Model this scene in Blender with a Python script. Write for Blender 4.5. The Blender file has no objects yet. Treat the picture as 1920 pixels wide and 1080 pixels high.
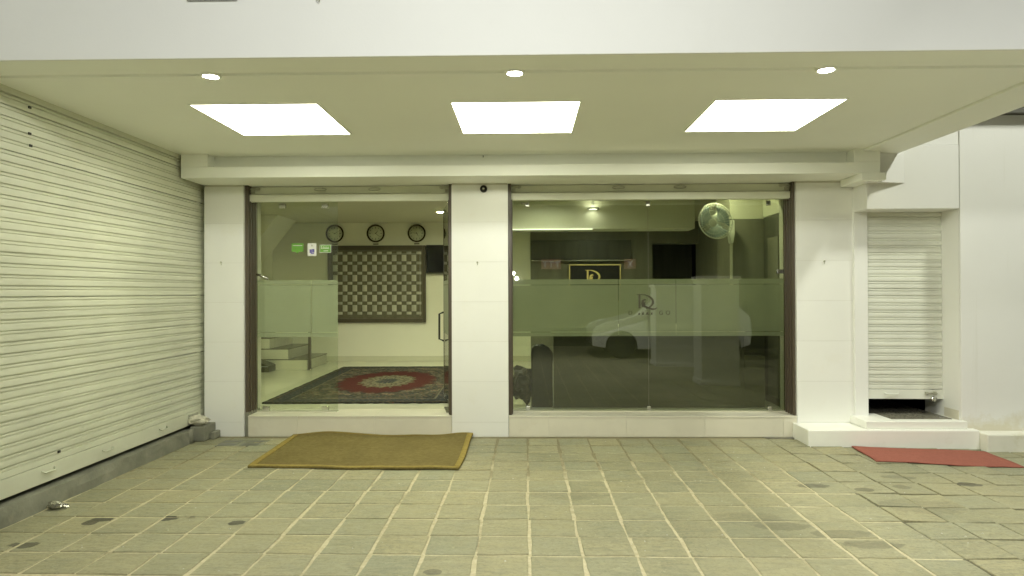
import bpy, bmesh, math, random
from mathutils import Vector, Matrix, Euler
R = math.radians
random.seed(11)
S = bpy.context.scene
COL = S.collection

# ------------------------------------------------------------------ camera
cd = bpy.data.cameras.new('camera')
cam = bpy.data.objects.new('camera', cd)
COL.objects.link(cam)
cd.sensor_width = 36.0
cd.lens = 36.0 * 1250 / 1920
cd.clip_start = 0.05
cd.clip_end = 400
yaw, pitch, roll = R(1.19), R(0.367), R(0.2)
fw = Vector((-math.sin(yaw) * math.cos(pitch), math.cos(yaw) * math.cos(pitch), math.sin(pitch)))
rt = Vector((math.cos(yaw), math.sin(yaw), 0))
upv = rt.cross(fw)
rt2 = rt * math.cos(roll) - upv * math.sin(roll)
up2 = rt * math.sin(roll) + upv * math.cos(roll)
m3 = Matrix((rt2, up2, -fw)).transposed()
cam.matrix_world = Matrix.Translation((0, 0, 1.49)) @ m3.to_4x4()
S.camera = cam

# ------------------------------------------------------------------ night sky, exposure
w = bpy.data.worlds.new('World')
S.world = w
w.use_nodes = True
nt = w.node_tree
bg = nt.nodes['Background']
sky = nt.nodes.new('ShaderNodeTexSky')
sky.sky_type = 'NISHITA'
sky.sun_disc = False
sky.sun_elevation = R(-3.5)
sky.sun_rotation = R(200)
nt.links.new(sky.outputs[0], bg.inputs[0])
bg.inputs[1].default_value = 0.03
S.view_settings.view_transform = 'Standard'
S.view_settings.look = 'None'
S.view_settings.exposure = 0.10
S.view_settings.gamma = 1.0
S.view_settings.use_curve_mapping = False
S.cycles.use_denoising = True
S.cycles.max_bounces = 9
S.cycles.diffuse_bounces = 6
S.cycles.glossy_bounces = 4
S.cycles.transmission_bounces = 6
S.cycles.transparent_max_bounces = 24
S.cycles.sample_clamp_indirect = 6.0
S.cycles.caustics_reflective = False
S.cycles.caustics_refractive = False

PANEL_L, DOWN_L, IN_L, IN_R = 12.4, 60.0, 620.0, 420.0
FLOOD_W, STREET_W, CAR_FILL_W = 130.0, 350.0, 230.0
TINT = (0.995, 1.0, 0.79)
TINT_IN = (0.97, 1.0, 0.62)

# ------------------------------------------------------------------ materials
def new_mat(name):
    m = bpy.data.materials.new(name)
    m.use_nodes = True
    n = m.node_tree.nodes
    return m, n, m.node_tree.links, n['Principled BSDF']

def noise(n, l, vec, scale, detail=4, rough=0.6, dist=0.0):
    t = n.new('ShaderNodeTexNoise')
    t.inputs['Scale'].default_value = scale
    t.inputs['Detail'].default_value = detail
    t.inputs['Roughness'].default_value = rough
    t.inputs['Distortion'].default_value = dist
    if vec is not None:
        l.new(vec, t.inputs['Vector'])
    return t

def ramp(n, l, fac, stops):
    r = n.new('ShaderNodeValToRGB')
    e = r.color_ramp.elements
    while len(e) < len(stops):
        e.new(0.5)
    for k, (p, c) in enumerate(stops):
        e[k].position = p
        e[k].color = (c[0], c[1], c[2], 1) if isinstance(c, (tuple, list)) else (c, c, c, 1)
    l.new(fac, r.inputs[0])
    return r

def mixc(n, l, fac, a, b, mode='MIX'):
    x = n.new('ShaderNodeMix')
    x.data_type = 'RGBA'
    x.blend_type = mode
    for s, v in ((0, fac), (6, a), (7, b)):
        if hasattr(v, 'links'):
            l.new(v, x.inputs[s])
        elif s == 0:
            x.inputs[0].default_value = v
        else:
            x.inputs[s].default_value = (v[0], v[1], v[2], 1)
    return x.outputs[2]

def mth(n, l, op, a, b=None, clamp=False):
    x = n.new('ShaderNodeMath')
    x.operation = op
    x.use_clamp = clamp
    for s, v in ((0, a), (1, b)):
        if v is None:
            continue
        if hasattr(v, 'links'):
            l.new(v, x.inputs[s])
        else:
            x.inputs[s].default_value = v
    return x.outputs[0]

def paint(name, col, rough=0.5, var=0.06, scale=2.0, bump=0.05, bscale=60, metal=0.0, spec=0.5,
          obj=False, stain=None, stain_amt=0.0, stain_scale=3.0, stretch=None, objvar=0.0, coat=0.0):
    """plain surface with large soft variation, fine grain and optional blotches"""
    m, n, l, b = new_mat(name)
    if obj:
        vec = n.new('ShaderNodeTexCoord').outputs['Object']
    else:
        vec = n.new('ShaderNodeNewGeometry').outputs['Position']
    if stretch:
        mp = n.new('ShaderNodeMapping')
        mp.inputs['Scale'].default_value = stretch
        l.new(vec, mp.inputs['Vector'])
        vec = mp.outputs[0]
    t = noise(n, l, vec, scale, 5)
    lo = tuple(max(0, c * (1 - var)) for c in col)
    hi = tuple(min(1, c * (1 + var)) for c in col)
    c = ramp(n, l, t.outputs[0], [(0.3, lo), (0.7, hi)]).outputs[0]
    if stain:
        t2 = noise(n, l, vec, stain_scale, 8, 0.7)
        f = ramp(n, l, t2.outputs[0], [(0.56, 0.0), (0.72, stain_amt)]).outputs[0]
        c = mixc(n, l, f, c, stain)
    if objvar:
        oi = n.new('ShaderNodeObjectInfo')
        f = ramp(n, l, oi.outputs['Random'], [(0, 1 - objvar), (1, 1 + objvar)]).outputs[0]
        c = mixc(n, l, 1.0, c, f, 'MULTIPLY')
    l.new(c, b.inputs['Base Color'])
    b.inputs['Roughness'].default_value = rough
    b.inputs['Metallic'].default_value = metal
    b.inputs['Specular IOR Level'].default_value = spec
    b.inputs['Coat Weight'].default_value = coat
    if bump:
        t3 = noise(n, l, vec, bscale, 4)
        bp = n.new('ShaderNodeBump')
        bp.inputs['Strength'].default_value = bump
        bp.inputs['Distance'].default_value = 0.01
        l.new(t3.outputs[0], bp.inputs['Height'])
        l.new(bp.outputs[0], b.inputs['Normal'])
    return m

def emit(name, col, s):
    m, n, l, b = new_mat(name)
    b.inputs['Base Color'].default_value = (0.8, 0.8, 0.75, 1)
    b.inputs['Emission Color'].default_value = (*col, 1)
    b.inputs['Emission Strength'].default_value = s
    return m

def sand_mat():
    m, n, l, b = new_mat('sandy_mortar_joint')
    p = n.new('ShaderNodeNewGeometry').outputs['Position']
    t = noise(n, l, p, 1.7, 6, .65)
    t2 = noise(n, l, p, 34, 5, .7)
    c = ramp(n, l, t2.outputs[0], [(.3, (.45, .40, .25)), (.7, (.61, .555, .38))]).outputs[0]
    # soil in the joints: patchy, and complete in the rows next to the building
    sep = n.new('ShaderNodeSeparateXYZ')
    l.new(p, sep.inputs[0])
    row = ramp(n, l, mth(n, l, 'MULTIPLY', sep.outputs[1], .1), [(.50, -.06), (.66, .36)]).outputs[0]
    f = ramp(n, l, mth(n, l, 'ADD', t.outputs[0], row), [(.56, 0), (.74, .85)]).outputs[0]
    c = mixc(n, l, f, c, (.18, .16, .09))
    t3 = noise(n, l, p, 7, 5, .7)
    c = mixc(n, l, ramp(n, l, t3.outputs[0], [(.54, 0), (.68, .45)]).outputs[0], c, (.28, .245, .14))
    l.new(c, b.inputs['Base Color'])
    b.inputs['Roughness'].default_value = .95
    bp = n.new('ShaderNodeBump')
    bp.inputs['Strength'].default_value = .6
    bp.inputs['Distance'].default_value = .01
    l.new(t2.outputs[0], bp.inputs['Height'])
    l.new(bp.outputs[0], b.inputs['Normal'])
    return m

def splash_mat():
    """white wall paint with rain-splash soiling in an uneven band above the plinth and a few drip lines"""
    m, n, l, b = new_mat('splash_soiled_paint')
    p = n.new('ShaderNodeNewGeometry').outputs['Position']
    t = noise(n, l, p, .9, 5)
    c = ramp(n, l, t.outputs[0], [(.3, (.78, .78, .755)), (.7, (.82, .82, .80))]).outputs[0]
    sep = n.new('ShaderNodeSeparateXYZ')
    l.new(p, sep.inputs[0])
    t2 = noise(n, l, p, 5, 7, .7)
    h = mth(n, l, 'ADD', mth(n, l, 'MULTIPLY', sep.outputs[2], -2.2), mth(n, l, 'MULTIPLY', t2.outputs[0], 1.3))
    c = mixc(n, l, ramp(n, l, h, [(-.15, 0), (.35, .55)]).outputs[0], c, (.55, .49, .29))
    mp = n.new('ShaderNodeMapping')
    mp.inputs['Scale'].default_value = (9, 9, .35)
    l.new(p, mp.inputs[0])
    t3 = noise(n, l, mp.outputs[0], 1.0, 7, .7)
    c = mixc(n, l, ramp(n, l, t3.outputs[0], [(.58, 0), (.75, .22)]).outputs[0], c, (.55, .53, .44))
    l.new(c, b.inputs['Base Color'])
    b.inputs['Roughness'].default_value = .6
    t4 = noise(n, l, p, 60, 4)
    bp = n.new('ShaderNodeBump')
    bp.inputs['Strength'].default_value = .08
    bp.inputs['Distance'].default_value = .01
    l.new(t4.outputs[0], bp.inputs['Height'])
    l.new(bp.outputs[0], b.inputs['Normal'])
    return m

M = {}
M['white'] = paint('white_wall_paint', (.80, .80, .775), .55, .025, .9, .05, 90, stain=(.62, .58, .46), stain_amt=.10, stain_scale=1.6)
M['fascia'] = paint('fascia_paint', (.80, .80, .785), .6, .02, .8, .06, 70, stain=(.66, .65, .58), stain_amt=.12, stain_scale=1.1)
M['ceil'] = paint('ceiling_paint', (.88, .89, .83), .6, .02, .7, .03, 60)
M['wall_splash'] = splash_mat()
M['tile_white'] = paint('white_glazed_tile', (.80, .80, .765), .26, .02, 1.3, .012, 8, stain=(.68, .62, .47), stain_amt=.18, stain_scale=2.2, objvar=.018)
M['tile_cream'] = paint('cream_plinth_tile', (.66, .63, .52), .3, .05, 2.5, .015, 10, stain=(.5, .44, .32), stain_amt=.3, stain_scale=3, objvar=.02)
M['grout'] = paint('pale_grout', (.60, .58, .50), .8, .05, 10, .1)
M['step'] = paint('white_step_stone', (.85, .85, .79), .4, .03, 2, .04, 40, stain=(.58, .52, .38), stain_amt=.18, stain_scale=3.5)
M['plinth_dirty'] = paint('stained_plinth_paint', (.76, .75, .66), .6, .05, 3, .1, 50, stain=(.52, .48, .28), stain_amt=.5, stain_scale=4)
M['conc'] = paint('rough_kerb_concrete', (.215, .215, .165), .85, .22, 5, .5, 40, stain=(.36, .34, .25), stain_amt=.45, stain_scale=6)
M['dark_brown'] = paint('dark_brown_aluminium', (.085, .066, .045), .38, .15, 3, .02, 30, spec=.6, stretch=(8, 8, .6))
M['black'] = paint('black_matt', (.018, .018, .015), .5, .2, 8, .02)
M['tv'] = paint('black_gloss_screen', (.012, .012, .012), .12, .1, 8, 0)
M['steel'] = paint('brushed_steel', (.62, .62, .57), .24, .08, 20, .02, 120, metal=1.0)
M['latch'] = paint('worn_painted_latch', (.42, .42, .33), .45, .3, 25, .15, 60, stain=(.16, .12, .07), stain_amt=.6, stain_scale=30)
M['bed_sand'] = sand_mat()
M['bed_dark'] = paint('dark_open_joint', (.13, .12, .075), .95, .3, 9, .5, 90, stain=(.40, .36, .24), stain_amt=.75, stain_scale=2.1)
M['road'] = paint('asphalt', (.05, .05, .05), .9, .2, 3, .4, 120)
M['int_wall'] = paint('cream_interior_paint', (.74, .73, .60), .5, .02, 1, .03)
M['int_ceil'] = paint('interior_ceiling_paint', (.56, .55, .43), .6, .02, 1, .03)
M['marble'] = paint('polished_cream_floor', (.66, .65, .52), .12, .06, 1.5, 0, spec=.5)
M['skirt'] = paint('marble_skirting', (.58, .57, .44), .2, .06, 2, 0)
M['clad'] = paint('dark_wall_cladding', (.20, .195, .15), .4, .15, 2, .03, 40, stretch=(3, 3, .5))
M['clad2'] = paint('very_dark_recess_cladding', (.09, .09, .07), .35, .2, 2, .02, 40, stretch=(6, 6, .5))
M['desk'] = paint('dark_desk_laminate', (.075, .072, .05), .3, .15, 2, .02, 40, stretch=(1, 1, 8))
M['stone_top'] = paint('pale_stone_worktop', (.62, .60, .50), .3, .06, 5, 0)
M['tread'] = paint('grey_granite_tread', (.20, .19, .15), .25, .3, 40, 0)
M['frame_wood'] = paint('dark_wood_frame', (.075, .062, .038), .4, .25, 3, .05, 40)
M['weave_light'] = paint('pale_woven_leather', (.42, .41, .33), .55, .1, 8, .3, 160, objvar=.2)
M['weave_dark'] = paint('dark_woven_leather', (.125, .115, .075), .6, .2, 14, .3, 160)
M['gold'] = paint('glowing_gold_letters', (.85, .68, .26), .25, .06, 10, 0, metal=.6)
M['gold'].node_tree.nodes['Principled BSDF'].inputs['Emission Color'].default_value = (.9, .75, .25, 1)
M['gold'].node_tree.nodes['Principled BSDF'].inputs['Emission Strength'].default_value = .35  # glow put into the gold; letters and border are no lamp
M['film_print'] = paint('dark_printed_vinyl', (.055, .05, .028), .5, .2, 30, 0)
M['clock_face'] = paint('cream_clock_face', (.85, .84, .70), .12, .06, 12, 0)
M['sheen'] = paint('dark_bronze_rim', (.075, .06, .03), .18, .2, 12, 0, metal=.7)
M['green'] = paint('green_sticker', (.13, .32, .045), .4, .08, 30, 0)
M['sticker_white'] = paint('white_sticker', (.72, .72, .68), .4, .04, 30, 0)
M['purple'] = paint('violet_print', (.14, .12, .38), .4, .1, 30, 0)
M['plastic_white'] = paint('white_fan_plastic', (.74, .75, .66), .35, .04, 6, 0)
M['rag'] = paint('grey_plastic_scrap', (.55, .53, .42), .4, .25, 20, .5, 40)
M['foil'] = paint('crumpled_foil', (.55, .54, .48), .22, .25, 30, .5, 60, metal=1.0)
M['car'] = paint('white_car_paint', (.72, .72, .70), .25, .02, 2, 0, coat=.6)
M['car_glass'] = paint('dark_car_glass', (.02, .022, .022), .08, .1, 2, 0)
M['tyre'] = paint('tyre_rubber', (.02, .02, .02), .8, .2, 20, .2)
M['alloy'] = paint('grey_alloy', (.5, .5, .48), .35, .1, 10, 0, metal=.8)
M['lamp_clear'] = paint('clear_headlamp', (.75, .76, .72), .1, .1, 10, 0)
M['shop_dark'] = paint('dark_grey_facade', (.10, .10, .085), .7, .25, .8, .1)  # plain dark paint of the building opposite and the clerestory
M['col_white'] = paint('white_column_paint', (.72, .72, .66), .55, .04, 1.2, .08, 60)
M['galv'] = paint('galvanised_post', (.34, .35, .34), .5, .1, 8, .05, metal=.5)
M['red_sign'] = emit('lit_red_sign', (.75, .05, .04), .42)
M['sign_white'] = emit('lit_white_letter', (1, 1, .95), .9)
M['panel_light'] = emit('led_panel_diffuser', TINT, PANEL_L)
M['downlight'] = emit('downlight_lens', (1, 1, .95), DOWN_L)
M['in_light'] = emit('lobby_light_lens', TINT_IN, IN_L)
M['added_light_dim'] = emit('added_reception_light', (.97, 1, .78), IN_R)
M['in_light_spot'] = emit('drop_light_lens', (1, 1, .85), 13.0)
M['added_light_fan'] = emit('added_fan_side_light', TINT_IN, 260.0)
M['cove'] = emit('cove_light_strip', (.95, 1, .80), 1.6)
M['flood_lens'] = emit('flood_lens', (1, 1, .96), 6)
M['bulb'] = emit('far_street_bulb', (1, .98, .9), 90)

# shutter paint: dusty cream with rusty nicks along the ribs
def shutter_mat(name, col):
    m, n, l, b = new_mat(name)
    p = n.new('ShaderNodeNewGeometry').outputs['Position']
    t = noise(n, l, p, 1.4, 5)
    c = ramp(n, l, t.outputs[0], [(.3, tuple(v * .9 for v in col)), (.7, tuple(v * 1.05 for v in col))]).outputs[0]
    mp = n.new('ShaderNodeMapping')
    mp.inputs['Scale'].default_value = (3, 3, 9)
    l.new(p, mp.inputs[0])
    t2 = noise(n, l, mp.outputs[0], 2.6, 9, .72)
    f = ramp(n, l, t2.outputs[0], [(.68, 0), (.73, .8)]).outputs[0]
    c = mixc(n, l, f, c, (.13, .11, .075))
    t4 = noise(n, l, mp.outputs[0], .9, 6, .6)
    f2 = ramp(n, l, t4.outputs[0], [(.5, 0), (.75, .16)]).outputs[0]
    c = mixc(n, l, f2, c, (.42, .39, .27))
    oi = n.new('ShaderNodeObjectInfo')
    v = ramp(n, l, oi.outputs['Random'], [(0, .96), (1, 1.03)]).outputs[0]
    c = mixc(n, l, 1.0, c, v, 'MULTIPLY')
    l.new(c, b.inputs['Base Color'])
    b.inputs['Roughness'].default_value = .36
    t3 = noise(n, l, mp.outputs[0], 3, 4)
    bp = n.new('ShaderNodeBump')
    bp.inputs['Strength'].default_value = .03
    bp.inputs['Distance'].default_value = .01
    l.new(t3.outputs[0], bp.inputs['Height'])
    l.new(bp.outputs[0], b.inputs['Normal'])
    return m
M['shutter'] = shutter_mat('cream_shutter_paint', (.63, .64, .51))
M['shutter_white'] = shutter_mat('white_shutter_paint', (.77, .78, .70))

# natural stone pavers with stains at fixed places
STAINS = [(-2.80, 4.363, .075, .05, .9), (-2.84, 4.30, .05, .06, .8), (-2.368, 4.378, .062, .05, .95), (-2.237, 4.40, .035, .022, .8),
          (-1.886, 4.30, .055, .045, .85), (-2.98, 3.905, .10, .05, .75), (2.187, 5.16, .125, .06, .55), (2.538, 5.08, .075, .05, .5),
          (2.864, 5.166, .07, .06, .4), (3.447, 5.271, .10, .06, .7), (1.62, 4.27, .20, .07, .28), (1.93, 4.14, .21, .07, .30),
          (2.02, 3.965, .19, .065, .36), (1.45, 4.42, .25, .12, .14), (.30, 4.9, .3, .12, .15), (-.5, 3.55, .05, .04, .5),
          (3.0, 5.45, .16, .05, .35), (2.75, 4.7, .3, .18, .18)]
def stone_mat():
    m, n, l, b = new_mat('greenish_slate_paver')
    p = n.new('ShaderNodeNewGeometry').outputs['Position']
    oi = n.new('ShaderNodeObjectInfo')
    off = n.new('ShaderNodeVectorMath')
    off.operation = 'ADD'
    sc = n.new('ShaderNodeVectorMath')
    sc.operation = 'SCALE'
    l.new(oi.outputs['Random'], sc.inputs[0])
    sc.inputs['Scale'].default_value = 37
    l.new(p, off.inputs[0])
    l.new(sc.outputs[0], off.inputs[1])
    q = off.outputs[0]
    base = ramp(n, l, oi.outputs['Random'], [(0, (.24, .24, .15)), (.2, (.335, .31, .19)), (.4, (.245, .255, .175)), (.6, (.355, .32, .185)), (.8, (.28, .28, .185)), (1, (.33, .315, .20))]).outputs[0]
    t = noise(n, l, q, 6, 8, .65, .6)
    c = mixc(n, l, ramp(n, l, t.outputs[0], [(.40, 0), (.75, .5)]).outputs[0], base, (.41, .37, .215))
    mp = n.new('ShaderNodeMapping')
    mp.inputs['Scale'].default_value = (5, 22, 5)
    mp.inputs['Rotation'].default_value = (0, 0, .25)
    l.new(q, mp.inputs[0])
    t5 = noise(n, l, mp.outputs[0], 1.0, 7, .7, 1.0)
    c = mixc(n, l, ramp(n, l, t5.outputs[0], [(.48, 0), (.64, .6)]).outputs[0], c, (.19, .20, .135))
    t2 = noise(n, l, q, 46, 6, .7)
    c = mixc(n, l, ramp(n, l, t2.outputs[0], [(.36, .55), (.52, 0)]).outputs[0], c, (.15, .155, .10))
    t6 = noise(n, l, q, 19, 6, .8)
    c = mixc(n, l, ramp(n, l, t6.outputs[0], [(.58, 0), (.70, .6)]).outputs[0], c, (.52, .49, .34))
    # dust on neighbouring stones; darker towards the building, light falloff put into colour
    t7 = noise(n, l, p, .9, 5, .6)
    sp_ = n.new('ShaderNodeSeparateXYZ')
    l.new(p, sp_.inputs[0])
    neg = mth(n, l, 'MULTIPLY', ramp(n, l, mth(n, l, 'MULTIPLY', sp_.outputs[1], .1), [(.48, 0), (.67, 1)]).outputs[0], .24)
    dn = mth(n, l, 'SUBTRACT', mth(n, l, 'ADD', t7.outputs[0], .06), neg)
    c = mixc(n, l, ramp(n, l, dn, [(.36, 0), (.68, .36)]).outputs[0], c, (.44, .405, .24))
    # oil and water marks of their own shape
    tn = noise(n, l, p, 14, 4, .6)
    sep = n.new('ShaderNodeSeparateXYZ')
    l.new(p, sep.inputs[0])
    wob = mth(n, l, 'MULTIPLY', mth(n, l, 'SUBTRACT', tn.outputs[0], .5), 2.0)
    tot = None
    for x, y, rx, ry, a in STAINS:
        dx = mth(n, l, 'DIVIDE', mth(n, l, 'SUBTRACT', sep.outputs[0], x), rx)
        dy = mth(n, l, 'DIVIDE', mth(n, l, 'SUBTRACT', sep.outputs[1], y), ry)
        r2 = mth(n, l, 'ADD', mth(n, l, 'MULTIPLY', dx, dx), mth(n, l, 'MULTIPLY', dy, dy))
        r2 = mth(n, l, 'ADD', r2, wob)
        k = mth(n, l, 'MULTIPLY', mth(n, l, 'MULTIPLY', mth(n, l, 'SUBTRACT', 1.0, r2), 4.5, True), a)
        tot = k if tot is None else mth(n, l, 'MAXIMUM', tot, k)
    c = mixc(n, l, tot, c, (.042, .039, .024))
    l.new(c, b.inputs['Base Color'])
    l.new(ramp(n, l, t.outputs[0], [(.3, .48), (.7, .72)]).outputs[0], b.inputs['Roughness'])
    h = mth(n, l, 'ADD', mth(n, l, 'MULTIPLY', t5.outputs[0], 1.3), mth(n, l, 'ADD', mth(n, l, 'MULTIPLY', t.outputs[0], .8), mth(n, l, 'MULTIPLY', t2.outputs[0], .3)))
    bp = n.new('ShaderNodeBump')
    bp.inputs['Strength'].default_value = .8
    bp.inputs['Distance'].default_value = .012
    l.new(h, bp.inputs['Height'])
    l.new(bp.outputs[0], b.inputs['Normal'])
    return m
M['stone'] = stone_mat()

# clear glass: reflects by angle, lets the rest through
def glass_mat(name, tint, IOR=1.56, boost=1.0):
    m = bpy.data.materials.new(name)
    m.use_nodes = True
    n, l = m.node_tree.nodes, m.node_tree.links
    n.remove(n['Principled BSDF'])
    out = n['Material Output']
    geo = n.new('ShaderNodeNewGeometry')
    ior = mth(n, l, 'SUBTRACT', IOR, mth(n, l, 'MULTIPLY', geo.outputs['Backfacing'], IOR - 1 / IOR))
    fr = n.new('ShaderNodeFresnel')
    l.new(ior, fr.inputs['IOR'])
    tr = n.new('ShaderNodeBsdfTransparent')
    tr.inputs[0].default_value = (*tint, 1)
    gl = n.new('ShaderNodeBsdfGlossy')
    gl.inputs['Roughness'].default_value = 0.0
    mx = n.new('ShaderNodeMixShader')
    l.new(mth(n, l, 'MULTIPLY', fr.outputs[0], boost, True), mx.inputs[0])
    l.new(tr.outputs[0], mx.inputs[1])
    l.new(gl.outputs[0], mx.inputs[2])
    l.new(mx.outputs[0], out.inputs[0])
    return m
M['glass'] = glass_mat('clear_greenish_glass', (.90, .93, .87))
M['glass_dark'] = glass_mat('tinted_window_glass', (.80, .83, .74), 1.72)

def film_mat():
    m = bpy.data.materials.new('frosted_film')
    m.use_nodes = True
    n, l = m.node_tree.nodes, m.node_tree.links
    n.remove(n['Principled BSDF'])
    out = n['Material Output']
    tr = n.new('ShaderNodeBsdfTransparent')
    tr.inputs[0].default_value = (.9, .93, .86, 1)
    df = n.new('ShaderNodeBsdfDiffuse')
    df.inputs[0].default_value = (.60, .61, .53, 1)
    tl = n.new('ShaderNodeBsdfTranslucent')
    tl.inputs[0].default_value = (.62, .63, .54, 1)
    p = n.new('ShaderNodeNewGeometry').outputs['Position']
    t = noise(n, l, p, 2.0, 4)
    a = n.new('ShaderNodeMixShader')
    a.inputs[0].default_value = .55
    l.new(df.outputs[0], a.inputs[1])
    l.new(tl.outputs[0], a.inputs[2])
    c = n.new('ShaderNodeMixShader')
    l.new(ramp(n, l, t.outputs[0], [(.3, .56), (.7, .64)]).outputs[0], c.inputs[0])
    l.new(tr.outputs[0], c.inputs[1])
    l.new(a.outputs[0], c.inputs[2])
    l.new(c.outputs[0], out.inputs[0])
    return m
M['film'] = film_mat()

def blade_mat():
    m, n, l, b = new_mat('blue_tinted_blade')
    b.inputs['Base Color'].default_value = (.42, .52, .58, 1)
    b.inputs['Roughness'].default_value = .3
    b.inputs['Alpha'].default_value = .85
    return m
M['blade'] = blade_mat()

def carpet_mat(hx, hy):
    m, n, l, b = new_mat('persian_carpet_pile')
    p = n.new('ShaderNodeTexCoord').outputs['Object']
    tw = noise(n, l, p, 9, 3, .5)
    sep = n.new('ShaderNodeSeparateXYZ')
    l.new(p, sep.inputs[0])
    ax = mth(n, l, 'ABSOLUTE', sep.outputs[0])
    ay = mth(n, l, 'ABSOLUTE', sep.outputs[1])
    # scalloped ellipse radius
    ex = mth(n, l, 'DIVIDE', ax, hx)
    ey = mth(n, l, 'DIVIDE', ay, hy)
    r = mth(n, l, 'SQRT', mth(n, l, 'ADD', mth(n, l, 'MULTIPLY', ex, ex), mth(n, l, 'MULTIPLY', ey, ey)))
    ang = mth(n, l, 'ARCTAN2', ey, ex)
    sc = mth(n, l, 'MULTIPLY', mth(n, l, 'SINE', mth(n, l, 'MULTIPLY', ang, 20.0)), .022)
    r = mth(n, l, 'ADD', mth(n, l, 'ADD', r, sc), mth(n, l, 'MULTIPLY', mth(n, l, 'SUBTRACT', tw.outputs[0], .5), .17))
    navy, cream, red, olive, dk = (.05, .06, .075), (.32, .29, .18), (.085, .023, .020), (.15, .13, .075), (.045, .042, .033)
    fld = ramp(n, l, r, [(0.0, navy), (.10, (.06, .085, .055)), (.13, cream), (.20, olive), (.24, cream), (.30, olive), (.34, red), (.60, red), (.625, dk), (.66, cream), (.69, olive), (.76, navy), (.80, olive), (.86, cream), (.90, olive), (1.0, dk)])
    fld.color_ramp.interpolation = 'CONSTANT'
    c = fld.outputs[0]
    # floral speckle outside the red field
    v = n.new('ShaderNodeTexVoronoi')
    v.inputs['Scale'].default_value = 21
    l.new(p, v.inputs['Vector'])
    spk = ramp(n, l, v.outputs['Distance'], [(0, cream), (.16, (.16, .03, .03)), (.26, olive), (.42, navy), (.6, dk)]).outputs[0]
    out_f = ramp(n, l, r, [(.55, 0.0), (.66, .72)]).outputs[0]
    in_f = ramp(n, l, r, [(.30, .55), (.36, 0.05)]).outputs[0]
    c = mixc(n, l, mth(n, l, 'ADD', out_f, in_f, True), c, spk)
    v2 = n.new('ShaderNodeTexVoronoi')
    v2.inputs['Scale'].default_value = 5.5
    l.new(p, v2.inputs['Vector'])
    fl = ramp(n, l, v2.outputs['Distance'], [(0, dk), (.10, cream), (.20, (.17, .05, .04)), (.27, cream), (.33, olive), (.40, navy)])
    ff = mth(n, l, 'MULTIPLY', ramp(n, l, v2.outputs['Distance'], [(.34, .8), (.42, 0)]).outputs[0], out_f)
    c = mixc(n, l, ff, c, fl.outputs[0])
    # rectangular border bands
    bx = mth(n, l, 'SUBTRACT', hx, ax)
    by = mth(n, l, 'SUBTRACT', hy, ay)
    d = mth(n, l, 'MINIMUM', bx, by)
    band = ramp(n, l, d, [(0, dk), (.035, olive), (.06, dk), (.09, navy), (.235, cream), (.255, olive), (.30, olive)])
    band.color_ramp.interpolation = 'CONSTANT'
    bc = mixc(n, l, .6, band.outputs[0], spk)
    bf = mth(n, l, 'LESS_THAN', d, .27)
    c = mixc(n, l, bf, c, bc)
    t2 = noise(n, l, p, 90, 3, .7)
    c = mixc(n, l, .45, c, ramp(n, l, t2.outputs[0], [(.3, .2), (.7, .95)]).outputs[0], 'MULTIPLY')
    l.new(c, b.inputs['Base Color'])
    b.inputs['Roughness'].default_value = .95
    b.inputs['Specular IOR Level'].default_value = .1
    bp = n.new('ShaderNodeBump')
    bp.inputs['Strength'].default_value = .6
    bp.inputs['Distance'].default_value = .01
    l.new(t2.outputs[0], bp.inputs['Height'])
    l.new(bp.outputs[0], b.inputs['Normal'])
    return m

def fibre_mat(name, a, bcol, s1, stretch):
    m, n, l, b = new_mat(name)
    p = n.new('ShaderNodeTexCoord').outputs['Object']
    mp = n.new('ShaderNodeMapping')
    mp.inputs['Scale'].default_value = stretch
    l.new(p, mp.inputs[0])
    t = noise(n, l, mp.outputs[0], s1, 6, .75)
    t2 = noise(n, l, p, 3, 4, .6)
    c = ramp(n, l, t.outputs[0], [(.3, bcol), (.68, a)]).outputs[0]
    c = mixc(n, l, ramp(n, l, t2.outputs[0], [(.4, 0), (.75, .35)]).outputs[0], c, bcol)
    l.new(c, b.inputs['Base Color'])
    b.inputs['Roughness'].default_value = .95
    b.inputs['Specular IOR Level'].default_value = .1
    bp = n.new('ShaderNodeBump')
    bp.inputs['Strength'].default_value = .9
    bp.inputs['Distance'].default_value = .012
    l.new(t.outputs[0], bp.inputs['Height'])
    l.new(bp.outputs[0], b.inputs['Normal'])
    return m
M['coir'] = fibre_mat('brown_coir_fibre', (.255, .205, .078), (.125, .10, .036), 26, (1, 2.2, 1))
M['coir_edge'] = fibre_mat('yellow_mat_binding', (.36, .285, .085), (.25, .185, .05), 30, (1, 1, 1))
M['red_mat'] = fibre_mat('red_mat_pile', (.38, .135, .10), (.27, .10, .075), 40, (1, 1, 1))

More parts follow.
